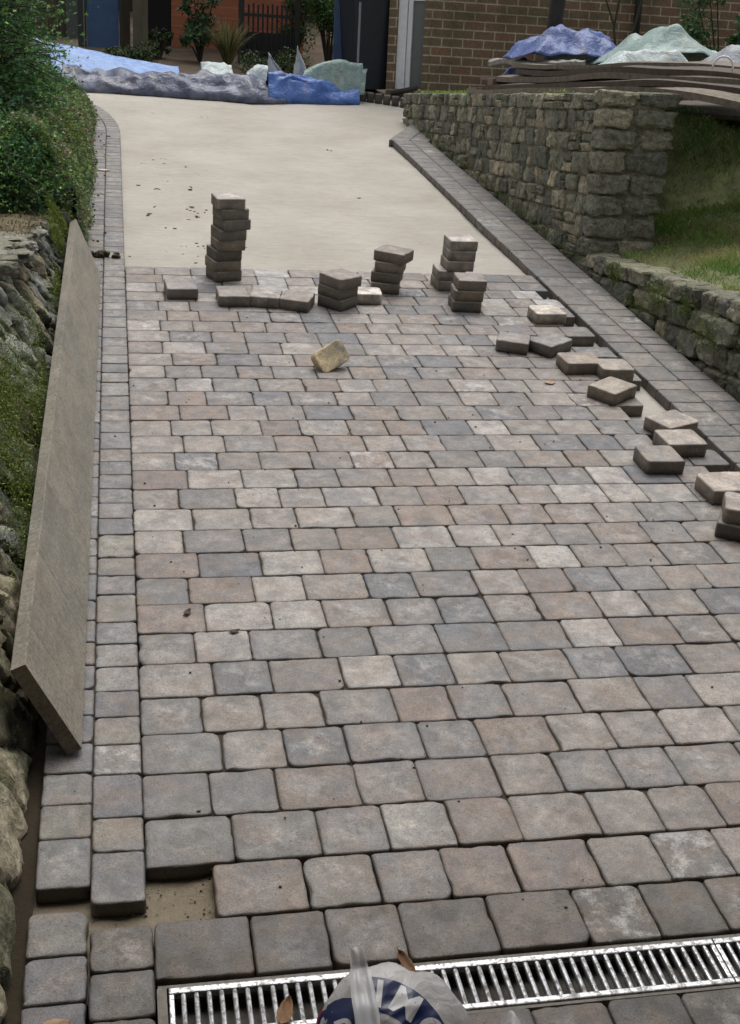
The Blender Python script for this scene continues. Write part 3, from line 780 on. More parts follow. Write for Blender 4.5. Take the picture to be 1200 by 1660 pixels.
def gv(r):
    y = 4.35 + 6.2 * r.random() ** 1.15; t = r.random() ** 0.9
    x, yy, z = vface(y, t); q = Vector((x, yy, z)); d = 0.035 + 0.045 * noise.noise(q * 5)
    d *= r.random() ** 0.5
    pick = noise.noise(Vector((yy * 1.7, z * 2.5, 7)))
    k = 0 if pick > 0.15 else (1 if pick > -0.05 else (2 if pick > -0.25 else 3))
    if r.random() < 0.35: k = r.randrange(5)
    return (x + d + .215, yy - 4.6, z + d * 0.6), (1, 0, .4), k
leaves(mb, gv, 46000, 0.017, IVY, rv, aspect=1.8, droop=0.6)
mb.build('ivy', LEAF, VEG)
mb = MB()
def gb(r):
    y = 5.5 + r.gauss(0, .55); t = 0.62 + r.gauss(0, .17); t = min(1, max(0, t))
    x, yy, z = vface(y, t); return (x + .215 + 0.05 * r.random(), yy - 4.6, z + 0.02), (1, 0, .4), None
leaves(mb, gb, 2600, 0.020, MOSS, rv, aspect=2.4, droop=1.5); mb.build('bright_moss', LEAF, VEG)

def conifer(name, label, base, h, spread, n, seed, cols, cat='shrub', leafs=0.055, lean=(0, 0), trunks=3):
    r = random.Random(seed); t = empty(name, base); tag(t, label, cat)
    mb = MB(); mbl = MB()
    tips = []
    for k in range(trunks):
        a = r.uniform(0, 6.28); top = Vector((math.cos(a) * spread * .25 + lean[0], math.sin(a) * spread * .25 + lean[1], h * r.uniform(.8, 1.0)))
        mb.tube([(0, 0, -0.05), top * 0.4 + Vector((r.gauss(0, .03), r.gauss(0, .03), 0)), top], [0.03, 0.02, 0.006], 7, (0.06, 0.045, 0.03)); tips.append(top)
    nb = max(20, n // 90)
    for k in range(nb):
        top = r.choice(tips); u = r.random() ** 0.8; o0 = top * u
        a = r.uniform(0, 6.28); ln = spread * (0.45 + 0.75 * (1 - abs(u - .35))) * r.uniform(.5, 1.0)
        d = Vector((math.cos(a), math.sin(a), r.uniform(-.25, .55))).normalized()
        e = o0 + d * ln; midp = o0 + d * ln * .5 + Vector((0, 0, ln * .12))
        mb.tube([o0, midp, e], [0.007, 0.005, 0.002], 4, (0.07, 0.05, 0.03))
        ci = r.randrange(len(cols))
        for q in range(n // nb):
            s = r.random() ** 0.6
            p = o0.lerp(e, s) + Vector((r.gauss(0, 1), r.gauss(0, 1), r.gauss(0, .8))) * 0.045 * (0.6 + ln)
            ax = (d + Vector((r.gauss(0, .6), r.gauss(0, .6), r.gauss(0, .5)))).normalized()
            side = ax.cross(Vector((r.gauss(0, 1), r.gauss(0, 1), r.gauss(0, 1)))).normalized()
            L = leafs * r.uniform(.5, 1.3); w_ = L * 0.12
            v = r.uniform(.6, 1.4); c = cols[ci] if r.random() < .7 else cols[r.randrange(len(cols))]; c = tuple(x * v for x in c)
            vs = [p - side * w_ * .3, p + ax * L * .5 - side * w_, p + ax * L, p + ax * L * .5 + side * w_]
            mbl.add(vs, [(0, 1, 2), (0, 2, 3)], c)
            for sg in (-1, 1):       # little side fronds
                p2 = p + ax * L * .35; a2 = (ax + side * sg * .9).normalized(); s2 = a2.cross(ax.cross(side)).normalized()
                mbl.add([p2, p2 + a2 * L * .3 + s2 * w_ * .6, p2 + a2 * L * .55, p2 + a2 * L * .3 - s2 * w_ * .6], [(0, 1, 2), (0, 2, 3)], c)
    mb.build('stems', plain(name + '_bark', (0.055, 0.04, 0.028), .9), t); mbl.build('foliage', LEAF, t)
    return t
CON = [(0.077, 0.182, 0.058), (0.130, 0.285, 0.081), (0.259, 0.440, 0.113), (0.117, 0.259, 0.135), (0.052, 0.103, 0.041)]
conifer('conifer_shrub', 'dark feathery conifer overhanging the wall in the top left corner', (-0.78, 5.2, 0.25), 1.25, 0.55, 26000, 3, CON, leafs=0.030)
conifer('conifer_shrub', 'low green conifer sprawling over the rock crest above the plank', (-0.60, 4.45, 0.12), 0.46, 0.40, 24000, 8, CON, leafs=0.024)
conifer('conifer_shrub', 'middle conifer mound filling the bank between the crest and the tall conifer', (-0.62, 5.6, 0.2), 0.62, 0.42, 22000, 18, CON, leafs=0.026)
conifer('conifer_shrub', 'tall brushy conifer behind, left of the blue door', (-1.35, 7.4, 0.2), 1.5, 0.75, 8000, 12, CON, leafs=0.06)
mb = MB()
mb.add([(-9, -3, 0.10), (-0.62, -3, 0.90), (-0.62, 4.6, 0.10), (-0.62, 11.5, 0.05), (-9, 11.5, 0.6)], [(0, 1, 2, 3, 4)])
o = mb.build('planting_bank', DIRT); tag(o, kind='structure')

# ------------------------------------------------------------------ right hand grass bank
def bankz(x, y):
    zt_ = LTOP - (y - 4.3) * tn - 0.02         # level with the low wall top
    b = zt_ + 0.22 * max(0, x - 2.62) + 0.03 * noise.noise(Vector((x * 2.3, y * 2.3, 0))) 
    if y > 4.35: b = min(b, zt_ + 0.22 * max(0, x - 2.62))
    k = min(1, max(0, (y - 5.3) / 1.0)); k = k * k * (3 - 2 * k)
    return b + k * max(0, 0.86 - (y - 4.3) * tn - b)
mb = MB(); vs = []; fs = []; nx, ny = 50, 70
for j in range(ny + 1):
    for i in range(nx + 1):
        x = 2.62 + (i / nx) ** 1.4 * 7; y = -1.0 + 9.6 * j / ny
        if y > 4.5 and x < 2.78: x = 2.78
        vs.append((x, y, bankz(x, y)))
for j in range(ny):
    for i in range(nx): a_ = j * (nx + 1) + i; fs.append((a_, a_ + 1, a_ + nx + 2, a_ + nx + 1))
mb.add(vs, fs)
EARTH = plain('mossy_earth', (0.115, 0.125, 0.048), .95, .5, 9, .5, bd=.02)
o = mb.build('grass_bank', EARTH, smooth=True); tag(o, kind='structure')
GR = [(0.133, 0.266, 0.051), (0.204, 0.344, 0.071), (0.296, 0.351, 0.108), (0.469, 0.423, 0.216)]
mb = MB(); rg = random.Random(9)
for _ in range(60000):
    x = 2.60 + (rg.random() ** 1.3) * 2.3; y = 2.1 + 4.2 * rg.random()
    if y > 4.3 and x < 2.84: continue
    dn = noise.noise(Vector((x * 3, y * 3, 5)))
    if x < 2.78 and rg.random() < 0.75: continue
    if dn < -0.15 and rg.random() < .6: continue
    z = bankz(x, y); L = rg.uniform(.02, .06) * (1.25 if dn > 0.1 else .8) ; a = rg.uniform(0, 6.28)
    s = Vector((math.cos(a), math.sin(a), 0)) * 0.0018; bend = Vector((rg.gauss(0, .5), rg.gauss(0, .5), 1)).normalized() * L
    dry = noise.noise(Vector((x * 1.7, y * 1.7, 9))) - 0.9 * (x < 3.0)*0.25
    k = 0 if dry > 0.12 else (1 if dry > -0.1 else (2 if dry > -0.3 else 3))
    if rg.random() < .3: k = rg.randrange(4)
    v = rg.uniform(.7, 1.3); c = tuple(q * v for q in GR[k]); p = Vector((x, y, z - .002))
    mb.add([p - s, p + s, p + bend * .6 + s * .6 + Vector((0, 0, .002)), p + bend * 1.0 - Vector((0, 0, L * .15))], [(0, 1, 2), (0, 2, 3)], c)
# moss cushions along the low wall and at the far wall's top
o = mb.build('grass', LEAF); tag(o, 'short rough grass with dry patches on the bank', 'grass', kind='stuff')
mb = MB()
def lowmoss(y0, z0, sy, sz, n):
    def g(r):
        a, b2 = r.gauss(0, .45), r.gauss(0, .45); return (-0.018 - 0.02 * r.random(), y0 + a * sy, z0 + b2 * sz), (-1, 0, .3), None
    leaves(mb, g, n, 0.011, MOSS[:3], rg, aspect=2.6, droop=1.2)
for y0, z0, sy, sz, n in [(-.95, 0.02, .16, .09, 800), (-1.5, -.06, .16, .09, 700), (-.4, .05, .12, .06, 350), (-2.0, -.05, .3, .1, 500), (-1.25, .0, .12, .08, 500), (-.7, -.06, .2, .05, 300)]: lowmoss(y0, z0, sy, sz, n)
mb.build('moss', LEAF, lw)
mb = MB()
def topmoss(r):
    y = 0.8 + 3.8 * r.random(); return (0.05 + .12 * r.random(), y, zt + 0.0 + .012 * r.random()), (0, 0, 1), None
leaves(mb, topmoss, 2600, 0.018, GR, rg, aspect=4, droop=-1.2)
def footmoss(r):
    y = .1 + 4.0 * r.random(); return (-0.012 * r.random() - .006, y, y * tn + abs(r.gauss(0, .03))), (-1, 0, .3), None
leaves(mb, footmoss, 1800, 0.012, MOSS[:3], rg, aspect=3)
mb.build('moss', LEAF, hw)

# ------------------------------------------------------------------ boards piled on the tall wall
def wood(name, c): return plain(name, c, .85, .35, 30, .6, bd=.004, stretch=(1, 1, 1))
WB = wood('old_board', (0.175, 0.145, 0.110)); WB2 = wood('old_board_dark', (0.085, 0.066, 0.048))
def board(pts, width, th, label, m, seed, group='old boards heaped on the wall'):
    r = random.Random(seed); pts = [Vector(p) for p in pts]; n = 36
    def P_(t):
        s = t * (len(pts) - 1); i = min(int(s), len(pts) - 2); u = s - i; p0 = pts[max(i - 1, 0)]; p1 = pts[i]; p2 = pts[i + 1]; p3 = pts[min(i + 2, len(pts) - 1)]
        return 0.5 * ((2 * p1) + (p2 - p0) * u + (2 * p0 - 5 * p1 + 4 * p2 - p3) * u * u + (3 * p1 - p0 - 3 * p2 + p3) * u ** 3)
    mb = MB(); vs = []; fs = []; K = 7
    for i in range(n + 1):
        p = P_(i / n); d = (P_(min(1, i / n + .01)) - P_(max(0, i / n - .01))).normalized(); s = d.cross(Vector((0, 0, 1))).normalized(); u = s.cross(d)
        for tt in (0, 1):
            for k in range(K):
                w_ = (k / (K - 1) - .5) * width
                dz = 0.022 * noise.noise(Vector((i * .16, k * .5, seed * 7.7))) + .004 * noise.noise(Vector((i, k * 2.0, seed)))
                vs.append(p + s * w_ + u * (dz + th * tt) )
    W = 2 * K
    for i in range(n):
        for k in range(K - 1):
            a_ = i * W + k; fs.append((a_, a_ + 1, a_ + W + 1, a_ + W)); a2 = a_ + K; fs.append((a2, a2 + W, a2 + W + 1, a2 + 1))
        for k in (0, K - 1):
            a_ = i * W + k; fs.append((a_, a_ + W, a_ + W + K, a_ + K) if k == 0 else (a_, a_ + K, a_ + W + K, a_ + W))
    for e in (0, n):
        for k in range(K - 1): a_ = e * W + k; fs.append((a_, a_ + K, a_ + K + 1, a_ + 1) if e == 0 else (a_, a_ + 1, a_ + K + 1, a_ + K))
    mb.add(vs, fs); o = mb.build('board', m, origin=tuple(pts[0]), smooth=True, angle=R_(40)); tag(o, label, 'board', group); return o
def wt(y): return 4.32 * 0 + (zt * math.cos(SLOPE)) - (y - 4.32) * tn      # wall top over the drive plane at y
def bp(x, y, dz): return (x, y, wt(y) + dz)
board([bp(2.62, 7.1, .012), bp(2.68, 6.0, .012), bp(2.80, 5.1, .035), bp(3.1, 4.45, .02), bp(3.8, 4.0, -.15)], .36, .034, 'lowest long brown board resting along the wall top', WB, 1)
board([bp(2.70, 6.9, .055), bp(2.76, 6.0, .05), bp(2.90, 5.15, .078), bp(3.25, 4.55, .06), bp(4.0, 4.15, -.09)], .38, .034, 'sagging brown board second up in the heap on the wall', WB2, 2)
board([bp(2.74, 7.2, .115), bp(2.84, 6.2, .095), bp(3.00, 5.2, .118), bp(3.35, 4.65, .10), bp(4.1, 4.4, -.03)], .36, .034, 'long brown board third up in the heap on the wall', WB, 3)
board([bp(2.80, 6.6, .15), bp(2.9, 5.9, .138), bp(3.05, 5.15, .160), bp(3.45, 4.75, .142), bp(4.2, 4.6, .04)], .36, .032, 'dark wavy board fourth up in the heap on the wall', WB2, 4)
board([bp(2.86, 6.9, .20), bp(2.95, 6.0, .178), bp(3.15, 5.3, .196), bp(3.55, 4.95, .18), bp(4.3, 4.9, .10)], .36, .028, 'uppermost warped board under the pale sheets', WB, 14)
board([bp(2.72, 7.45, .235), bp(2.86, 6.9, .225), bp(3.0, 6.4, .22)], .10, .03, 'short grey batten across the left end of the heap', wood('grey_batten', (.25, .235, .21)), 5)
board([bp(3.2, 7.2, -.02), bp(3.7, 6.7, -.03), bp(4.9, 6.1, -.08)], .6, .03, 'broad dark board roofing the hollow behind the wall', WB2, 6)
board([bp(3.9, 7.6, .0), bp(4.3, 6.6, .0), bp(5.4, 5.9, -.02)], 1.3, .03, 'broad dark board at the back of the hollow', WB2, 16)
BRK = plain('loose_brick', (0.20, 0.135, 0.095), .9, .3, 30, .4)
for i, (x, y, dz, yaw, lb) in enumerate([(2.58, 7.15, .0, 20, 'brown brick under the left end of the lowest board'), (2.66, 6.95, .062, 5, 'brown brick wedged above the lowest board'), (2.90, 6.62, .10, 12, 'dark brick holding down the blue sheet')]):
    m = MB(); m.box(-.10, .10, -.05, .05, 0, .062, bev=.004); o = m.build('brick', BRK, origin=(0, 0, 0)); o.location = bp(x, y, dz); o.rotation_euler = (-SLOPE, 0, R_(yaw)); tag(o, lb, 'brick', 'bricks among the boards')

# ------------------------------------------------------------------ sheets and tarpaulins
def cloth(name, fn, nu, nv, m, label, cat='tarpaulin', group=None, th=0.002, origin=None):
    mb = MB(); vs = []; fs = []
    for j in range(nv + 1):
        for i in range(nu + 1): vs.append(Vector(fn(i / nu, j / nv)))
    for j in range(nv):
        for i in range(nu): a_ = j * (nu + 1) + i; fs.append((a_, a_ + 1, a_ + nu + 2, a_ + nu + 1))
    mb.add(vs, fs); o = mb.build(name, m, smooth=True, origin=origin or tuple(vs[0]))
    md = o.modifiers.new('thickness', 'SOLIDIFY'); md.thickness = th
    tag(o, label, cat, group); return o
def ridg(p, s, seed):
    q = noise.noise(Vector((p[0] * s, p[1] * s, seed))); v = 1.05 - 2.0 * math.sqrt(q * q + .012); return max(0, v) ** 1.3
def crumple(x, y, amp, s, seed):
    """facets with creases between them, as in a sheet that has been screwed up and let go"""
    wx = x + .10 * noise.noise(Vector((x * 2.1, y * 2.1, seed))); wy = y + .10 * noise.noise(Vector((x * 2.3, y * 2.3, seed + 9)))
    a_ = seed * 1.7; c0, s0 = math.cos(a_), math.sin(a_); X, Y = wx * c0 - wy * s0, wx * s0 + wy * c0
    f1 = noise.voronoi(Vector((X * s * .8, Y * s * 1.5, seed)))[0][0]; f2 = noise.voronoi(Vector((Y * s * 2.1, X * s * 3.3, seed + 5)))[0][0]
    return amp * (0.95 * min(1.0, f1) + .60 * min(1.0, f2))
def crumple0(x, y, amp, s, seed):
    return amp * (ridg((x + .2 * noise.noise(Vector((x * 3, y * 3, seed))), y), s, seed) * .7 + ridg((x * 1.1, y * 1.3), s * 2.3, seed + 3) * .3)
T_GREY = tarp_material('grey_blue_sheet', (0.050, 0.060, 0.100), (0.135, 0.155, 0.225), .40)
T_BLUE = tarp_material('blue_sheet', (0.035, 0.10, 0.34), (0.09, 0.19, 0.50), .42)
T_PALE = tarp_material('pale_blue_sheet', (0.15, 0.28, 0.58), (0.24, 0.38, 0.66), .5)
T_GREEN = tarp_material('pale_green_sheet', (0.20, 0.29, 0.27), (0.30, 0.40, 0.37), .5)
T_WHITE = tarp_material('white_sheet', (0.40, 0.48, 0.48), (0.55, 0.61, 0.60), .5)
T_PURP = tarp_material('violet_blue_sheet', (0.045, 0.085, 0.26), (0.10, 0.155, 0.38), .45)
def far_roll(u, v, x0, x1, y0, w, h, seed, yfun=None, hf=None):
    x = x0 + (x1 - x0) * u; c = v
    hh = h * (0.55 + 0.45 * ridg((x * 1.4, 0), 1.3, seed)) * (hf(u) if hf else 1)
    prof = math.sin(min(1, max(0, c)) * math.pi) ** 0.55
    z = hh * prof * (0.75 + .5 * ridg((x, c * 1.1), 2.6, seed + 1)) + crumple(x, c * .8, .10, 2.6, seed) * prof
    y = y0 + w * c + .05 * noise.noise(Vector((x * 2.2, c * 3, seed))) * prof + (yfun(x) if yfun else 0) - .05 * prof * ridg((x, c), 3, seed + 8)
    return x, y, z - .045
cloth('tarpaulin', lambda u, v: far_roll(u, v, -0.50, 1.50, 9.93, .62, .10, 2.0, lambda x: -.16 * max(0, x - .1) * (x < 1.2) - (.176 if x >= 1.2 else 0) + .25 * (x >= 1.2) * (x - 1.2)), 150, 44, T_GREY, 'crumpled grey blue sheet bundled along the far edge of the sand')
cloth('tarpaulin', lambda u, v: far_roll(u, v, 1.34, 2.22, 9.80, .45, .17, 5.0, lambda x: .22 * (x - 1.3), lambda u: 1.15 - .75 * u), 80, 40, T_BLUE, 'deep blue sheet twisted at the right end of the bundle')
def palef(u, v):
    x = -0.78 + 1.36 * u; y = 10.36 + .55 * v + .1 * u
    return x, y, 0.22 * (1 - u) ** 1.1 + .045 + .03 * crumple(x, v, 1, 2.2, 9) - .24 * (1 - v) ** 1.6 * (1 - .55 * u)
cloth('tarpaulin', palef, 90, 30, T_PALE, 'smooth pale blue sheet sloping up to the left behind the bundle')
def greenf(u, v):
    x = 1.66 + .62 * u + .06 * v; h = .30 * math.sin(min(1, .35 + u * .9) * math.pi * .62) * (1 if u < .92 else .8)
    y = 10.02 + .25 * v + .1 * u; return x, y, h * min(1, v * 2.2 + .12) + crumple(x, v, .035, 4, 31) - .03
cloth('tarpaulin', greenf, 60, 30, T_GREEN, 'pale green sheet heaped against the black bin')
def whitef(u, v):
    x = 0.78 + .30 * u; y = 10.45 + .35 * v; return x, y, .11 + .05 * math.sin(u * 3.1) * math.sin(v * 3.1) + crumple(x, v, .05, 6, 51) - .10 * (1 - v)
cloth('plastic_sheet', whitef, 24, 18, T_WHITE, 'small white plastic sheet poking out behind the grey bundle', 'plastic sheet')
# torn sacks standing up behind the blue sheet
def sack(name, x, y, h, w_, seed, label, lean=0.0):
    """limp sack pulled up to a crooked tip, creased down its length"""
    def f(u, v):
        wv = w_ * (1 - v) ** .75 * (1 + .25 * noise.noise(Vector((v * 4, seed, 0)))); c = (u - .5) * 2
        return (x + c * wv + lean * h * v ** 1.4, y - .05 * (1 - v) * (1 - c * c) + .018 * math.sin(c * 5 + seed + v * 3) * (1 - v * .5) + .02 * noise.noise(Vector((c * 2, v * 4, seed))), h * v * (1 - .22 * abs(c) * (1 if c * lean > 0 else .4)) + .02)
    return cloth(name, f, 16, 22, tarp_material(name + '_plastic', (.46, .48, .45), (.62, .63, .60), .5), label, 'sack', 'empty sacks behind the sheets', th=.003)
sack('empty_sack', 1.50, 10.40, .31, .12, 4.3, 'pale torn sack standing up left of the pointed one', -.35)
sack('empty_sack', 1.72, 10.42, .38, .10, 6.1, 'pale sack drawn up to a thin point', -.15)
def lowsack(u, v): return 1.20 + .28 * u, 10.40 + .2 * v, .17 * math.sin(min(1, v * 1.3) * 1.8) * math.sin(.5 + u * 2.1) + crumple(u, v, .03, 4, 12)
cloth('empty_sack', lowsack, 24, 16, T_WHITE, 'low printed sack slumped against the blue sheet', 'sack', 'empty sacks behind the sheets')

# sheets on top of the boards
def topcloth(name, x0, x1, y0, y1, zb, amp, seed, m, label, sc=3.0, lift=None, drop=0.1):
    def f(u, v):
        x = x0 + (x1 - x0) * u; y = y0 + (y1 - y0) * v; e = min(u, 1 - u, v, 1 - v) * 5; e = min(1, e)
        z = wt(y) + zb + .03 + crumple(x, y, amp, sc, seed) * (0.35 + .65 * e) + (lift(u, v) if lift else 0) - drop * (1 - e) * .6
        return x + .05 * noise.noise(Vector((x * 3, y * 3, seed))), y + .04 * noise.noise(Vector((x * 3, y * 4, seed + 5))), z
    return cloth(name, f, 64, 40, m, label, th=.002)
topcloth('tarpaulin', 2.78, 3.62, 6.7, 7.5, .20, .15, 61, T_PURP, 'violet blue sheet bunched round the tree trunk', 2.6, lambda u, v: .05 * math.sin(u * 3.1) + .07 - .05 * u)
topcloth('tarpaulin', 2.66, 2.96, 7.1, 7.6, .10, .12, 63, T_PURP, 'violet blue flap hanging over the left end of the boards', 3.0, lambda u, v: .28 * u - .16)
topcloth('tarpaulin', 3.2, 4.3, 5.9, 6.8, .25, .12, 71, T_GREEN, 'grey green sheet thrown over the right of the heap', 2.3, lambda u, v: .07 * math.sin(u * 6))
topcloth('tarpaulin', 2.92, 3.45, 5.55, 5.95, .19, .07, 77, T_WHITE, 'pale shiny sheet folded in the middle of the heap', 3.6, lambda u, v: .02)
topcloth('tarpaulin', 3.42, 4.3, 5.2, 5.7, .20, .10, 79, tarp_material('grey_sheet', (.20, .22, .25), (.32, .34, .36)), 'grey sheet at the right end of the heap', 3.0)
m = MB(); pts = [(.055 * math.cos(R_(a)), 0, .058 * math.sin(R_(a))) for a in range(-10, 200, 14)]
m.tube(pts, .0055, 8); o = m.build('hoop', plain('white_plastic', (.75, .76, .76), .4, .05, 10, 0), smooth=True); o.location = bp(3.20, 4.72, .185); o.rotation_euler = (0, 0, R_(-14)); tag(o, 'white plastic hoop standing on the boards', 'hoop')

# ------------------------------------------------------------------ house and back garden
def gbox(t, name, m, boxes, bev=0.0, parent=None):
    b = MB()
    for q in boxes: b.box(*q, bev=bev)
    return b.build(name, m, parent or t)
house = empty('brick_house', (2.95, 10.32, -0.1), (-SLOPE, 0, 0)); tag(house, 'brown brick house corner with a white framed window behind the drive', 'house')
gbox(house, 'front_wall', BRICK, [(0, 7.5, 0, .25, -.6, 3.0)])
side = empty('side_bay', (0, 0, 0)); bpy.data.objects.remove(side)
# bay wall carrying the window, set at an angle to the front wall
BAY = Matrix.Rotation(R_(-28), 4, 'Z')
bay = MB()
for q in [(-.43, -.345, .0, .22, -.6, 3.0), (-.075, -.004, .0, .22, -.6, 3.0), (-.343, -.077, .0, .22, -.6, .17)]: bay.box(*q, M=BAY)
bay.build('bay_wall', BRICK, house)
WP = plain('white_window_paint', (.74, .75, .75), .45, .08, 20, .1)
wf = MB(); wf.box(-.343, -.255, .02, .10, .173, 2.6, M=BAY, bev=.004); wf.box(-.250, -.205, .035, .09, .173, 2.6, M=BAY, bev=.003); wf.box(-.203, -.078, .04, .09, .98, 1.04, M=BAY)
win = wf.build('window', WP, house)
gl = MB(); gl.box(-.203, -.078, .06, .066, .18, 2.6, M=BAY)
mg, ng, bgl = mat('window_glass'); bgl.inputs['Base Color'].default_value = (.16, .17, .165, 1); bgl.inputs['Roughness'].default_value = .12
gl.build('pane', mg, win)
sl = MB(); sl.tube([BAY @ Vector((-.36, -.03, .13)), BAY @ Vector((-.10, -.05, .19))], .024, 10); sl.build('sill_pipe', plain('dark_pipe', (.035, .033, .03), .5), house)
dp = MB(); dp.tube([(2.05, -.06, -.3), (2.05, -.06, 3)], .035, 12); dp.build('downpipe', plain('black_pipe', (.02, .022, .022), .4), house, smooth=True)

# wheelie bin
bn = empty('wheelie_bin', (2.40, 10.78, -0.03), (-SLOPE, 0, R_(14))); tag(bn, 'black wheelie bin with domed lid beside the house', 'wheelie bin')
BINM = plain('black_bin_plastic', (.016, .020, .028), .42, .2, 30, .15)
b = MB(); zz = [(.02, .18, .19), (.5, .20, .22), (.94, .22, .25), (.96, .23, .262)]
vs = []; fs = []
for z_, hx, hy in zz:
    for sx, sy in ((-1, -1), (1, -1), (1, 1), (-1, 1)): vs.append((sx * hx, sy * hy, z_))
for k in range(3):
    for i in range(4): fs.append((k * 4 + i, k * 4 + (i + 1) % 4, (k + 1) * 4 + (i + 1) % 4, (k + 1) * 4 + i))
fs.append((3, 2, 1, 0)); b.add(vs, fs); b.build('bin_body', BINM, bn)
b = MB(); b.box(-.245, .245, -.29, .28, .962, 1.0, bev=.015); b.box(-.205, .205, -.23, .21, 1.001, 1.05, bev=.02); b.build('lid', plain('bin_lid_blue', (.035, .055, .095), .4, .1), bn)
b = MB(); b.tube([(-.2, .305, .98), (.2, .305, .98)], .014, 8); b.build('handle', BINM, bn)
for sx in (-1, 1):
    b = MB(); b.tube([(sx * .16, .2, .1), (sx * .205, .2, .1)], .1, 20); b.build('wheel', BINM, bn)
b = MB(); b.tube([(-.244, -.31, .02), (-.245, -.315, .80)], .011, 8); pole = b.build('pole', plain('grey_pole', (.22, .23, .22), .4, .1, 30, 0)); pole.matrix_world = Matrix.Translation((2.48, 10.60, -.02)) @ Matrix.Rotation(-SLOPE, 4, 'X'); tag(pole, 'thin grey pole standing against the front of the bin', 'pole')
side_ = gbox(None, 'bin_lit_side', plain('lit_side_navy', (.05, .09, .17), .5, .15, 20, .1), [(0, .12, 0, .04, 0, 1.3)]); side_.matrix_world = Matrix.Translation((2.09, 10.85, -.02)) @ Matrix.Rotation(-SLOPE, 4, 'X'); tag(side_, 'narrow navy panel added as the lit left side of the black bin', 'board')  # added panel; its navy paints the bin's lit left side

# timber shed
shed = empty('timber_shed', (0.62, 13.6, -.05), (-SLOPE, 0, 0)); tag(shed, 'orange brown timber shed with overlapping boards', 'shed')
CED = plain('orange_stained_timber', (.42, .15, .08), .75, .25, 12, .4, stretch=(.15, 1, 1))
b = MB(); bh = .115
for k in range(24):
    z_ = k * bh; M_ = Matrix.Translation((0, 0, z_)) @ Matrix.Rotation(R_(7), 4, 'X'); b.box(0, 1.49, 0, .018, 0, bh + .02, M=M_, bev=.004)
for k in range(24):
    z_ = k * bh; M_ = Matrix.Translation((1.51, .02, z_)) @ Matrix.Rotation(R_(-90 + 180), 4, 'Z') @ Matrix.Rotation(R_(7), 4, 'X'); b.box(0, 1.6, 0, .018, 0, bh + .02, M=M_)
b.build('cladding', CED, shed)
gbox(shed, 'corner_post', CED, [(1.495, 1.55, -.02, .035, 0, 2.8)]); 
gbox(shed, 'roof', plain('shed_felt', (.06, .06, .06), .9), [(-.15, 1.7, -.15, 1.8, 2.8, 2.86)])
# black iron railing
ir = empty('iron_railing', (1.36, 12.5, -.05), (-SLOPE, 0, 0)); tag(ir, 'black railing of thin uprights in front of the timber shed', 'railing')
BLK = plain('black_iron', (.012, .013, .013), .5, .1)
b = MB()
for k in range(10): x = .05 + k * .052; b.tube([(x, 0, 0), (x, 0, .62 + .015 * (k % 2))], .011, 6)
b.build('uprights', BLK, ir)
gbox(ir, 'rail', BLK, [(0, .56, -.012, .012, .50, .53)]); gbox(ir, 'rail', BLK, [(0, .56, -.012, .012, .12, .15)]); gbox(ir, 'post', BLK, [(-.06, .0, -.03, .03, 0, .72)]); gbox(ir, 'post', BLK, [(.56, .61, -.03, .03, 0, .70)])
gbox(ir, 'backing_panel', BLK, [(.0, .56, .02, .03, .0, .34)])

# blue door panel, post, fence, dark store
def upright(name, x0, x1, y, h, m, label, cat, th=.05, zb=-.08):
    b = MB(); b.box(0, x1 - x0, 0, th, 0, h, bev=.004); o = b.build(name, m); o.matrix_world = Matrix.Translation((x0, y, zb)) @ Matrix.Rotation(-SLOPE, 4, 'X'); tag(o, label, cat); return o
dr_ = empty('blue_door', (-.43, 13.2, -.08), (-SLOPE, 0, 0)); tag(dr_, 'tall blue door in a dark frame behind the pale blue sheet', 'door')
gbox(dr_, 'door_leaf', plain('blue_paint', (.045, .105, .22), .5, .12, 10, .1), [(.10, .45, 0, .04, 0, 2.4)])
gbox(dr_, 'door_frame', plain('dark_frame_paint', (.03, .035, .032), .6, .1), [(0, .095, -.02, .06, 0, 2.5), (.455, .49, -.02, .06, 0, 2.5)])
gbox(dr_, 'frame_edge', plain('grey_edge', (.16, .17, .15), .6, .1), [(.062, .075, -.028, -.021, 0, 2.5)])
POST = plain('green_grey_timber', (.105, .095, .06), .85, .3, 14, .5, stretch=(1, 1, .15))
upright('timber_post', .165, .325, 12.4, 2.2, POST, 'square green grey timber post right of the blue door', 'post', .12)
upright('timber_plank', .05, .14, 12.7, 2.2, plain('dark_timber', (.05, .038, .025), .9, .3, 14, .5), 'dark narrow plank between blue door and timber post', 'plank', .05)
st = empty('dark_store', (.26, 13.3, -.1), (-SLOPE, 0, 0)); tag(st, 'black open store front between the timber post and the shed', 'store')
gbox(st, 'back_wall', plain('opening_shade_black', (.012, .011, .010), .9, .2), [(0, .42, .3, .35, 0, 2.6)]); gbox(st, 'branch_rail', plain('pale_rail', (.14, .13, .10), .8), [(.02, .2, .0, .03, .62, .66)])  # near-black back wall paints the shade inside the opening
fn = empty('close_board_fence', (-3.2, 14.0, -.1), (-SLOPE, 0, 0)); tag(fn, 'grey brown boarded fence left of the blue door', 'fence')
b = MB()
for k in range(23): b.box(k * .12, k * .12 + .115, .0 + .008 * (k % 2), .02 + .008 * (k % 2), 0, .62, bev=.002)
b.build('boards', plain('weathered_fence', (.085, .072, .045), .9, .3, 10, .4, stretch=(1, 1, .2)), fn)
gbox(fn, 'capping', plain('fence_cap', (.10, .09, .06), .9), [(0, 2.78, -.03, .05, .622, .66)])
gbox(fn, 'post', plain('concrete_post', (.12, .13, .12), .9), [(2.62, 2.76, -.06, -.032, 0, .78)])
bf = empty('boundary_wall', (-7, 17.5, -.3), (-SLOPE, 0, 0)); tag(bf, 'dark garden boundary behind the sheds', 'wall')
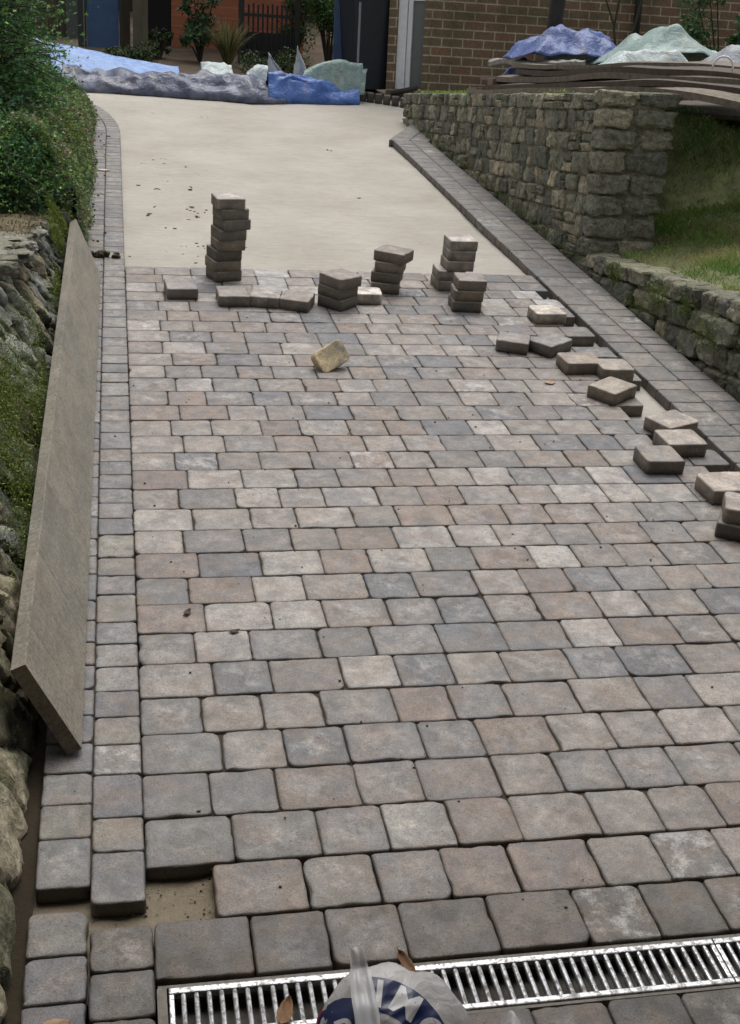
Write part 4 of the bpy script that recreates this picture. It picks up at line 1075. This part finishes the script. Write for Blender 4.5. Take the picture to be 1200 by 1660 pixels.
gbox(bf, 'panel', plain('dark_boundary', (.03, .035, .02), .95, .4, 4), [(0, 16, 0, .1, 0, 3.4)])

# shrubs and plants at the back
def shrub(name, label, base, rx, ry, h, n, seed, cols, size=.05, aspect=1.9, cat='shrub'):
    r = random.Random(seed); t = empty(name, base); tag(t, label, cat); b = MB(); s = MB(); blobs = []
    for k in range(16):
        a = r.uniform(0, 6.28); q = r.random() ** .5
        c = Vector((math.cos(a) * rx * q * .8, math.sin(a) * ry * q * .8, h * r.uniform(.15, .92))); blobs.append((c, r.uniform(.14, .30) * max(rx, h * .45), r.randrange(len(cols))))
        s.tube([(0, 0, 0), c * .5 + Vector((0, 0, .05)), c], [.014, .008, .003], 5)
    def g(r):
        c, rad, k = r.choice(blobs); d = Vector((r.gauss(0, 1), r.gauss(0, 1), r.gauss(0, 1))).normalized() * rad * r.random() ** .45
        return c + d, d.normalized() + Vector((0, 0, .4)), (k if r.random() < .7 else r.randrange(len(cols)))
    leaves(b, g, n, size, cols, r, aspect=aspect, droop=.1)
    s.build('stems', plain(name + '_stems', (.05, .04, .025), .9), t); b.build('foliage', LEAF, t); return t
shrub('shrub', 'bright leaved shrub against the left end of the timber shed', (.88, 12.4, -.05), .24, .2, .95, 1500, 31, [(.03, .07, .025), (.05, .11, .04), (.09, .16, .08)], .05)
shrub('shrub', 'tall green shrub between railing and black bin', (2.32, 12.6, -.1), .30, .25, 1.3, 4600, 32, [(.05, .10, .03), (.08, .15, .045), (.12, .20, .07)], .045, 2.4)
shrub('shrub', 'second green shrub filling the corner beside the shed end', (2.05, 13.3, -.1), .3, .25, 1.5, 4000, 42, [(.035, .075, .025), (.06, .12, .04)], .045, 2.4)
shrub('shrub', 'yellow green bush above the boarded fence', (-1.25, 15.0, -.1), 1.1, .4, 1.35, 8000, 33, [(.05, .095, .025), (.08, .13, .04), (.035, .06, .02)], .06)
shrub('shrub', 'leafy bush in the top right corner by the brick wall', (5.15, 8.6, .2), .55, .4, 1.35, 5000, 34, [(.04, .09, .03), (.07, .14, .05), (.12, .2, .09)], .05)
shrub('shrub', 'dark ivy clump low down beside the black store', (.45, 12.5, -.05), .14, .14, .3, 900, 36, [(.03, .05, .02), (.05, .08, .03)], .04)
shrub('shrub', 'low dark ground ivy between the blue door and the black store', (.05, 11.6, -.05), .38, .2, .22, 2200, 51, [(.03, .05, .02), (.05, .085, .03), (.08, .10, .04)], .035)
shrub('shrub', 'low weedy plant at the foot of the iron railing', (1.62, 11.7, -.05), .42, .2, .22, 2000, 52, [(.04, .07, .025), (.07, .11, .04), (.12, .13, .06)], .03)
def grasses(label, base, h, n, seed):
    r = random.Random(seed); b = MB()
    for _ in range(n):
        a = r.uniform(0, 6.28); L = h * r.uniform(.6, 1.1); d = Vector((math.cos(a), math.sin(a), 0)); sd_ = d.cross(Vector((0, 0, 1))) * .006; o0 = d * .04 * r.random(); v = r.uniform(.7, 1.3)
        sp = r.uniform(.2, .75); c = r.choice([(.10, .12, .04), (.16, .16, .07), (.22, .19, .10)]); c = tuple(q * v for q in c)
        ps = [o0 + d * L * sp * t ** 1.4 + Vector((0, 0, L * (t - .45 * sp * t * t))) for t in (0, .35, .7, 1)]
        vs = []
        for i, p in enumerate(ps): k = (1, .9, .6, .1)[i]; vs += [p - sd_ * k, p + sd_ * k]
        b.add(vs, [(0, 1, 3, 2), (2, 3, 5, 4), (4, 5, 7, 6)], c)
    o = b.build('ornamental_grass', LEAF); o.location = base; tag(o, label, 'grass plant'); return o
grasses('clump of yellowing strap leaves in front of the timber shed', (1.16, 12.2, -.02), .55, 260, 5)

# tree trunk and twigs behind the heap
tr = empty('tree', (3.27, 7.75, .1)); tag(tr, 'dark slim tree trunk rising through the violet blue sheet', 'tree')
b = MB(); b.tube([(0, 0, -.2), (.01, .01, .4), (-.01, .02, .9), (.02, .05, 1.6), (.05, .1, 2.6)], [.070, .064, .060, .054, .040], 14); b.build('trunk', plain('dark_bark', (.035, .032, .026), .9, .35, 40, .8, bd=.006, stretch=(1, 1, .25)), tr, smooth=True)
b = MB(); b.tube([(.02, .05, 1.5), (.4, .2, 2.1), (.7, .2, 2.5)], [.03, .02, .008], 8); b.build('limb', plain('dark_bark_limb', (.035, .032, .026), .9), tr)
sp_ = empty('sapling', (4.0, 8.3, .1)); tag(sp_, 'thin forked bare sapling in front of the brick wall', 'sapling')
b = MB(); b.tube([(0, 0, 0), (.02, 0, .55), (-.05, 0, .8), (-.02, 0, 1.6)], [.016, .014, .01, .006], 7); b.build('stem', plain('twig_bark', (.05, .045, .03), .9), sp_)
b = MB(); b.tube([(.02, 0, .52), (.12, 0, .8), (.22, .02, 1.5)], [.012, .01, .005], 7); b.tube([(-.04, 0, .8), (-.2, 0, 1.1), (-.22, 0, 1.5)], [.009, .006, .003], 6); b.build('branches', plain('twig_bark_two', (.05, .045, .03), .9), sp_)

# ------------------------------------------------------------------ cement bag
BAGP, nb_, bb = mat('clear_bag_plastic'); bb.inputs['Base Color'].default_value = (.60, .58, .57, 1); bb.inputs['Roughness'].default_value = .32; bb.inputs['Alpha'].default_value = .93
cob = objco(nb_); fb = noise_n(nb_, cob, 30, 5, .65, 1.0)
nb_.links.new(mix(nb_, 1.0, (.47, .455, .44), ramp(nb_, fb, [(.3, .75), (.7, 1.2)]), 'MULTIPLY'), bb.inputs['Base Color']); bump(nb_, bb, fb, .6, .006)
NAVY = plain('navy_print', (.016, .024, .085), .35, .15, 40, .2); REDP = plain('red_print', (.42, .035, .045), .35, .1, 40, .2); WHP = plain('white_print', (.56, .55, .55), .35, .1, 60, .2)
bag = empty('cement_bag', (.40, -.46, 0)); tag(bag, 'crumpled clear plastic bag with navy and red lettering lying over the drain grate', 'plastic bag')
EX = Vector((.985, -.17, 0)).normalized(); NB = Vector((-.05, -.55, .83)).normalized(); EX = (EX - NB * EX.dot(NB)).normalized(); EY = NB.cross(EX)
BC = Vector((-.006, -.012, .034))
def bagpt(u, v, off=0.0):
    """u right, v up over the face of the bag, metres; the bag swells towards the camera"""
    r_ = math.sqrt((u / .125) ** 2 + (v / .115) ** 2); b0 = .040 * (1 - min(1.0, r_) ** 2.2)
    q = Vector((u * 22, v * 22, 4)); b0 += .004 * noise.noise(q) * (1 if r_ < 1 else 0) + crumple(u, v, .009, 13, 2) * max(0, min(1, 1.25 - r_))
    return BC + EX * u + EY * v + NB * (b0 + off)
b = MB(); vs = []; fs = []
for j in range(25):
    for i in range(65):
        a = 6.2832 * i / 64; rr = j / 24; k = 1 + .17 * noise.noise(Vector((math.cos(a) * 2.3, math.sin(a) * 2.3, 8))) * rr * rr
        vs.append(bagpt(.125 * rr * math.cos(a) * k, .115 * rr * math.sin(a) * k))
for j in range(24):
    for i in range(64): fs.append((j * 65 + i, j * 65 + i + 1, (j + 1) * 65 + i + 1, (j + 1) * 65 + i))
b.add(vs, fs); body = b.build('bag_body', BAGP, bag, smooth=True)
md = body.modifiers.new('thickness', 'SOLIDIFY'); md.thickness = .0015; md.offset = -1
# underside so that it closes on the ground
b = MB(); vs = []; fs = []
for j in range(7):
    for i in range(65):
        a = 6.2832 * i / 64; k = 1 + .17 * noise.noise(Vector((math.cos(a) * 2.3, math.sin(a) * 2.3, 8))); t = j / 6
        p = bagpt(.125 * math.cos(a) * k, .115 * math.sin(a) * k, -.002); g_ = Vector((BC.x + (p.x - BC.x) * (.96 - .1 * t), BC.y + (p.y - BC.y) * .9, max(.004, p.z * (1 - t) - .002))); vs.append(p.lerp(g_, t))
for j in range(6):
    for i in range(64): fs.append((j * 65 + i, j * 65 + i + 1, (j + 1) * 65 + i + 1, (j + 1) * 65 + i))
b.add(vs, fs); b.build('bag_back', BAGP, bag, smooth=True)
def onbag(name, polys, m, off, parent, sub=.006):
    """flat outline polygons laid on to the swollen face"""
    bm = bmesh.new()
    for pl in polys:
        vv = [bm.verts.new((x, y, 0)) for x, y in pl]; bm.faces.new(vv)
    for _ in range(5):
        es = [e for e in bm.edges if e.calc_length() > sub]
        if not es: break
        bmesh.ops.triangulate(bm, faces=bm.faces[:]); es = [e for e in bm.edges if e.calc_length() > sub]
        bmesh.ops.subdivide_edges(bm, edges=es, cuts=1)
    bmesh.ops.triangulate(bm, faces=bm.faces[:])
    for v_ in bm.verts: v_.co = bagpt(v_.co.x, v_.co.y, off)
    me = bpy.data.meshes.new(name); bm.to_mesh(me); bm.free()
    for p in me.polygons: p.use_smooth = True
    return link(name, me, m, parent)
def arcband(r0, r1, a0, a1, cx, cy, n=26, ex=1.0):
    o_ = [(cx + r1 * math.cos(R_(a0 + (a1 - a0) * i / n)) * ex, cy + r1 * math.sin(R_(a0 + (a1 - a0) * i / n))) for i in range(n + 1)]
    i_ = [(cx + r0 * math.cos(R_(a0 + (a1 - a0) * i / n)) * ex, cy + r0 * math.sin(R_(a0 + (a1 - a0) * i / n))) for i in range(n + 1)]
    return [[i_[k], o_[k], o_[k + 1], i_[k + 1]] for k in range(n)]
CXB, CYB = -.045, -.055
onbag('red_edge', arcband(.0810, .1480, 92, 2, CXB, CYB), REDP, .0012, bag)
onbag('navy_band', arcband(.0850, .1425, 92, 2, CXB, CYB), NAVY, .0020, bag)
onbag('red_edge', arcband(.012, .050, 0, 360, -.082, .006, 22), REDP, .0012, bag)
onbag('navy_patch', arcband(.001, .0465, 0, 360, -.083, .006, 22), NAVY, .0020, bag)
def text_on(ch_, cx, cy, size, rot, name, shear=0.0):
    cu = bpy.data.curves.new('t', 'FONT'); cu.body = ch_; cu.size = size; cu.align_x = 'CENTER'; cu.align_y = 'CENTER'; cu.offset = size * .028; cu.shear = shear; cu.resolution_u = 6
    ob = bpy.data.objects.new('t', cu); COL.objects.link(ob); bpy.context.view_layer.update()
    me = bpy.data.meshes.new_from_object(ob.evaluated_get(bpy.context.evaluated_depsgraph_get())); bpy.data.objects.remove(ob)
    bm = bmesh.new(); bm.from_mesh(me); bmesh.ops.triangulate(bm, faces=bm.faces[:])
    for _ in range(4):
        es = [e for e in bm.edges if e.calc_length() > .006]
        if not es: break
        bmesh.ops.subdivide_edges(bm, edges=es, cuts=1); bmesh.ops.triangulate(bm, faces=bm.faces[:])
    c, s = math.cos(rot), math.sin(rot)
    for v_ in bm.verts:
        x, y = v_.co.x, v_.co.y; v_.co = bagpt(cx + x * c - y * s, cy + x * s + y * c, .0030)
    bm.to_mesh(me); bm.free(); me.name = name
    return link(name, me, WHP, bag)
for ch_, an in (('I', 83), ('M', 60), ('C', 31)):
    rr = .1130; text_on(ch_, CXB + rr * math.cos(R_(an)), CYB + rr * math.sin(R_(an)), .062, R_(an - 90), 'letter')
text_on('P', -.086, -.002, .052, R_(20), 'letter')
# twisted neck sticking up and loose flaps
def strip(name, pts, ws, m, parent, tw=0.0):
    b = MB(); vs = []; fs = []; n = len(pts)
    for i, (p, w_) in enumerate(zip(pts, ws)):
        p = Vector(p)
        for k in range(7):
            s = k / 6 - .5; q = noise.noise_vector(Vector((k * .55, i * .6, 3))); vs.append(p + EX * (s * w_ * (1 + .25 * noise.noise(Vector((i * .7, 3, 1)))) + .004 * q.x) + EY * .012 * q.y * (i / n) + NB * (.010 * q.z + .003 * math.cos(k * 2.4)))
    for i in range(n - 1):
        for k in range(6): fs.append((i * 7 + k, i * 7 + k + 1, (i + 1) * 7 + k + 1, (i + 1) * 7 + k))
    b.add(vs, fs); o = b.build(name, m, parent, smooth=True); mdf = o.modifiers.new('sub', 'SUBSURF'); mdf.levels = 1; mdf.render_levels = 2; return o
nk = [bagpt(-.045 - .003 * k, -.03 + .022 * k, .007) for k in range(7)] + [bagpt(-.068, .122, .014), bagpt(-.073, .135, .016)]
FILM, nf_, bf_ = mat('thin_film'); bf_.inputs['Base Color'].default_value = (.78, .78, .78, 1); bf_.inputs['Roughness'].default_value = .3; bf_.inputs['Alpha'].default_value = .62
strip('bag_neck', nk, [.046, .046, .044, .042, .040, .038, .034, .032, .030], FILM, bag)
fl = empty('plastic_scrap', (.60, -.475, 0)); tag(fl, 'curled scrap of clear plastic right of the lettered bag', 'plastic scrap')
b = MB(); vs = []; fs = []
for j in range(11):
    for i in range(15):
        u = i / 14; v = j / 10; vs.append((.052 * (u - .5) * (1.3 - .75 * v), -.05 + .075 * v, .016 + .030 * math.sin(v * 2.2) * math.sin(u * 3.14) + .006 * noise.noise(Vector((u * 4, v * 4, 2)))))
for j in range(10):
    for i in range(14): a_ = j * 15 + i; fs.append((a_, a_ + 1, a_ + 16, a_ + 15))
b.add(vs, fs); sc = b.build('film', BAGP, fl, smooth=True)

# ------------------------------------------------------------------ leaves, mud and litter
def leafobj(x, y, z, L, W, yaw, col, label, curl=.25, tilt=(0, 0)):
    b = MB(); n = 10; m_ = 5; vs = []; fs = []
    for i in range(n + 1):
        t = i / n; w_ = W * math.sin(math.pi * t ** .8) ** .7 * (1 + .07 * math.sin(t * 40)) + .0006
        for k in range(m_):
            s = k / (m_ - 1) - .5; vs.append((L * (t - .5), w_ * s, L * curl * (abs(s) ** 1.5 * .9 + (t - .5) ** 2 * .9) + .002))
    for i in range(n):
        for k in range(m_ - 1): a_ = i * m_ + k; fs.append((a_, a_ + m_, a_ + m_ + 1, a_ + 1))
    b.add(vs, fs); b.tube([(-L * .5, 0, L * curl * .23 + .002), (-L * .68, .003, L * curl * .1 + .003)], .0009, 5)
    o = b.build('fallen_leaf', plain('dry_leaf_' + str(int(abs(x * 1000))), col, .8, .35, 90, .5), smooth=True); o.location = (x, y, z); o.rotation_euler = (tilt[0], tilt[1], R_(yaw))
    md_ = o.modifiers.new('thickness', 'SOLIDIFY'); md_.thickness = .0006
    tag(o, label, 'leaf', 'fallen leaves'); return o
LB = (.21, .115, .055); LT = (.36, .24, .15)
leafobj(.225, -.378, .000, .062, .026, 70, LB, 'brown toothed leaf on the grate left of the bag', .3)
leafobj(.455, -.300, .004, .058, .018, -68, (.17, .085, .04), 'narrow brown leaf on the grate above the bag', .3, (0.2, .1))
leafobj(-.155, -.362, .001, .05, .03, 10, LT, 'tan leaf at the bottom left corner on the border', .2)
leafobj(.105, -.142, -.046, .05, .026, 18, (.12, .05, .03), 'dark red brown leaf in the gap left by the missing block', .3)
leafobj(-.11, 6.4, .001, .09, .045, 5, (.50, .42, .36), 'pale leaf on the left border near the hedge', .15)
leafobj(1.68, 2.62, .001, .05, .035, 30, (.33, .23, .16), 'small tan leaf on the paving left of the brown blocks', .2)
leafobj(2.055, 3.42, -.047, .07, .03, -20, (.23, .15, .08), 'curled leaf on the strip of sand by the right border', .2)
leafobj(-.245, 1.05, .195, .06, .025, 80, (.24, .11, .06), 'rusty leaf on the top edge of the plank', .2)
leafobj(.13, .93, .001, .030, .016, 60, (.07, .05, .04), 'dark curled scrap of leaf on the left paving', .4)
leafobj(.245, .83, .001, .026, .014, 20, (.06, .05, .045), 'smaller dark scrap of leaf on the left paving', .4)
leafobj(1.90, 5.05, -.043, .06, .02, 10, (.20, .11, .07), 'brown leaf on the sand near the right border', .2)
b = MB(); rq = random.Random(3)
for k in range(16): stone(b, (rq.gauss(0, .035), rq.gauss(0, .012), .008 + rq.random() * .008), (rq.uniform(.02, .045), rq.uniform(.015, .03), rq.uniform(.012, .024)), I, rq, (.07, .055, .035), .3, n=4, seed=k)
o = b.build('mud_clump', stone_material('mud', .2, .0), smooth=True); o.location = (-.105, 4.37, 0); tag(o, 'dark clump of earth on the left border past the plank', 'clump of earth')
b = MB()
for k in range(40):
    if k < 24: x, y = rq.uniform(.0, .5), rq.uniform(4.4, 7.5)
    elif k < 34: x, y = rq.gauss(.55, .25), rq.gauss(4.9, .35)
    else: x, y = rq.uniform(.1, 2.0), rq.uniform(4.4, 9.4)
    z = -.050 + sandf(x, y) + .002; s_ = rq.uniform(.004, .012)
    for q in range(rq.choice((1, 2, 3))): stone(b, (x + rq.gauss(0, .018), y + rq.gauss(0, .012), z), (s_ * rq.uniform(.8, 2.6), s_ * rq.uniform(.5, 1.4), s_ * .5), I, rq, (.16, .12, .08), .3, n=2, seed=k + q)
o = b.build('litter', plain('brown_litter', (.10, .07, .045), .9)); tag(o, 'scattered twigs and crumbs of bark on the sand', 'litter', kind='stuff')
b = MB()
for k in range(260):
    if k < 120: x = -.215 + abs(rq.gauss(0, .05)); y = rq.uniform(4.2, 8.5)
    else: x = rq.uniform(-.2, 2.1); y = rq.uniform(-.2, 4.0)
    if x > 1.95: continue
    s_ = rq.uniform(.002, .006) * (1.5 if k < 120 else .8); stone(b, (x, y, s_ * .4 + .001), (s_ * 1.6, s_, s_ * .8), I, rq, (.06, .045, .03), .3, n=2, seed=k)
o = b.build('crumbs', stone_material('soil_crumbs', .0, .0)); tag(o, 'small crumbs of soil strewn over the blocks', 'soil crumbs', kind='stuff')

b = MB()
for k in range(110):
    x, y = rq.choice([(rq.uniform(.0, .13), rq.uniform(-.15, .0)), (rq.uniform(-.3, -.21), rq.uniform(-.45, .6)), (rq.uniform(-.2, .0), rq.uniform(-.14, -.09))]); s_ = rq.uniform(.001, .0035)
    stone(b, (x, y, -.034 + rq.random() * .004), (s_ * 1.6, s_ * 1.2, s_), I, rq, rq.choice([(.3, .27, .22), (.1, .08, .05), (.2, .17, .12)]), .3, n=2, seed=k)
o = b.build('gravel', stone_material('fine_gravel', .0, .0)); tag(o, 'fine grit lying in the gap of the missing block', 'grit', kind='stuff')

# ------------------------------------------------------------------ unseen garage round the camera; roof lowered and door added for shade
ga = empty('garage', (-.9, -.36, 0)); tag(ga, 'unseen brick garage whose doorway behind the drain shades the near blocks', 'garage')
gbox(ga, 'roof', plain('garage_roof', (.08, .08, .08), .9), [(-.6, 4.4, -6, .0, 2.0, 2.5)])
gbox(ga, 'shade_door', plain('shade_door_paint', (.16, .17, .16), .6), [(-.35, 4.15, .003, .72, 1.93, 1.965)])  # door panel added above the drain to shade the near rows
gbox(ga, 'side_wall', BRICK, [(-.6, -.4, -6, .0, -.2, 1.998)]); gbox(ga, 'side_wall', BRICK, [(4.2, 4.4, -6, .0, -.2, 1.998)]); gbox(ga, 'back_wall', BRICK, [(-.398, 4.198, -6, -5.8, -.2, 1.998)])

# ------------------------------------------------------------------ lay the whole place on its slope
for o in bpy.data.objects:
    if o.parent is None and not o.get('keep'):
        o.matrix_world = TILT @ (o.matrix_basis.copy())
for o in (sun, cam):
    del o['keep']
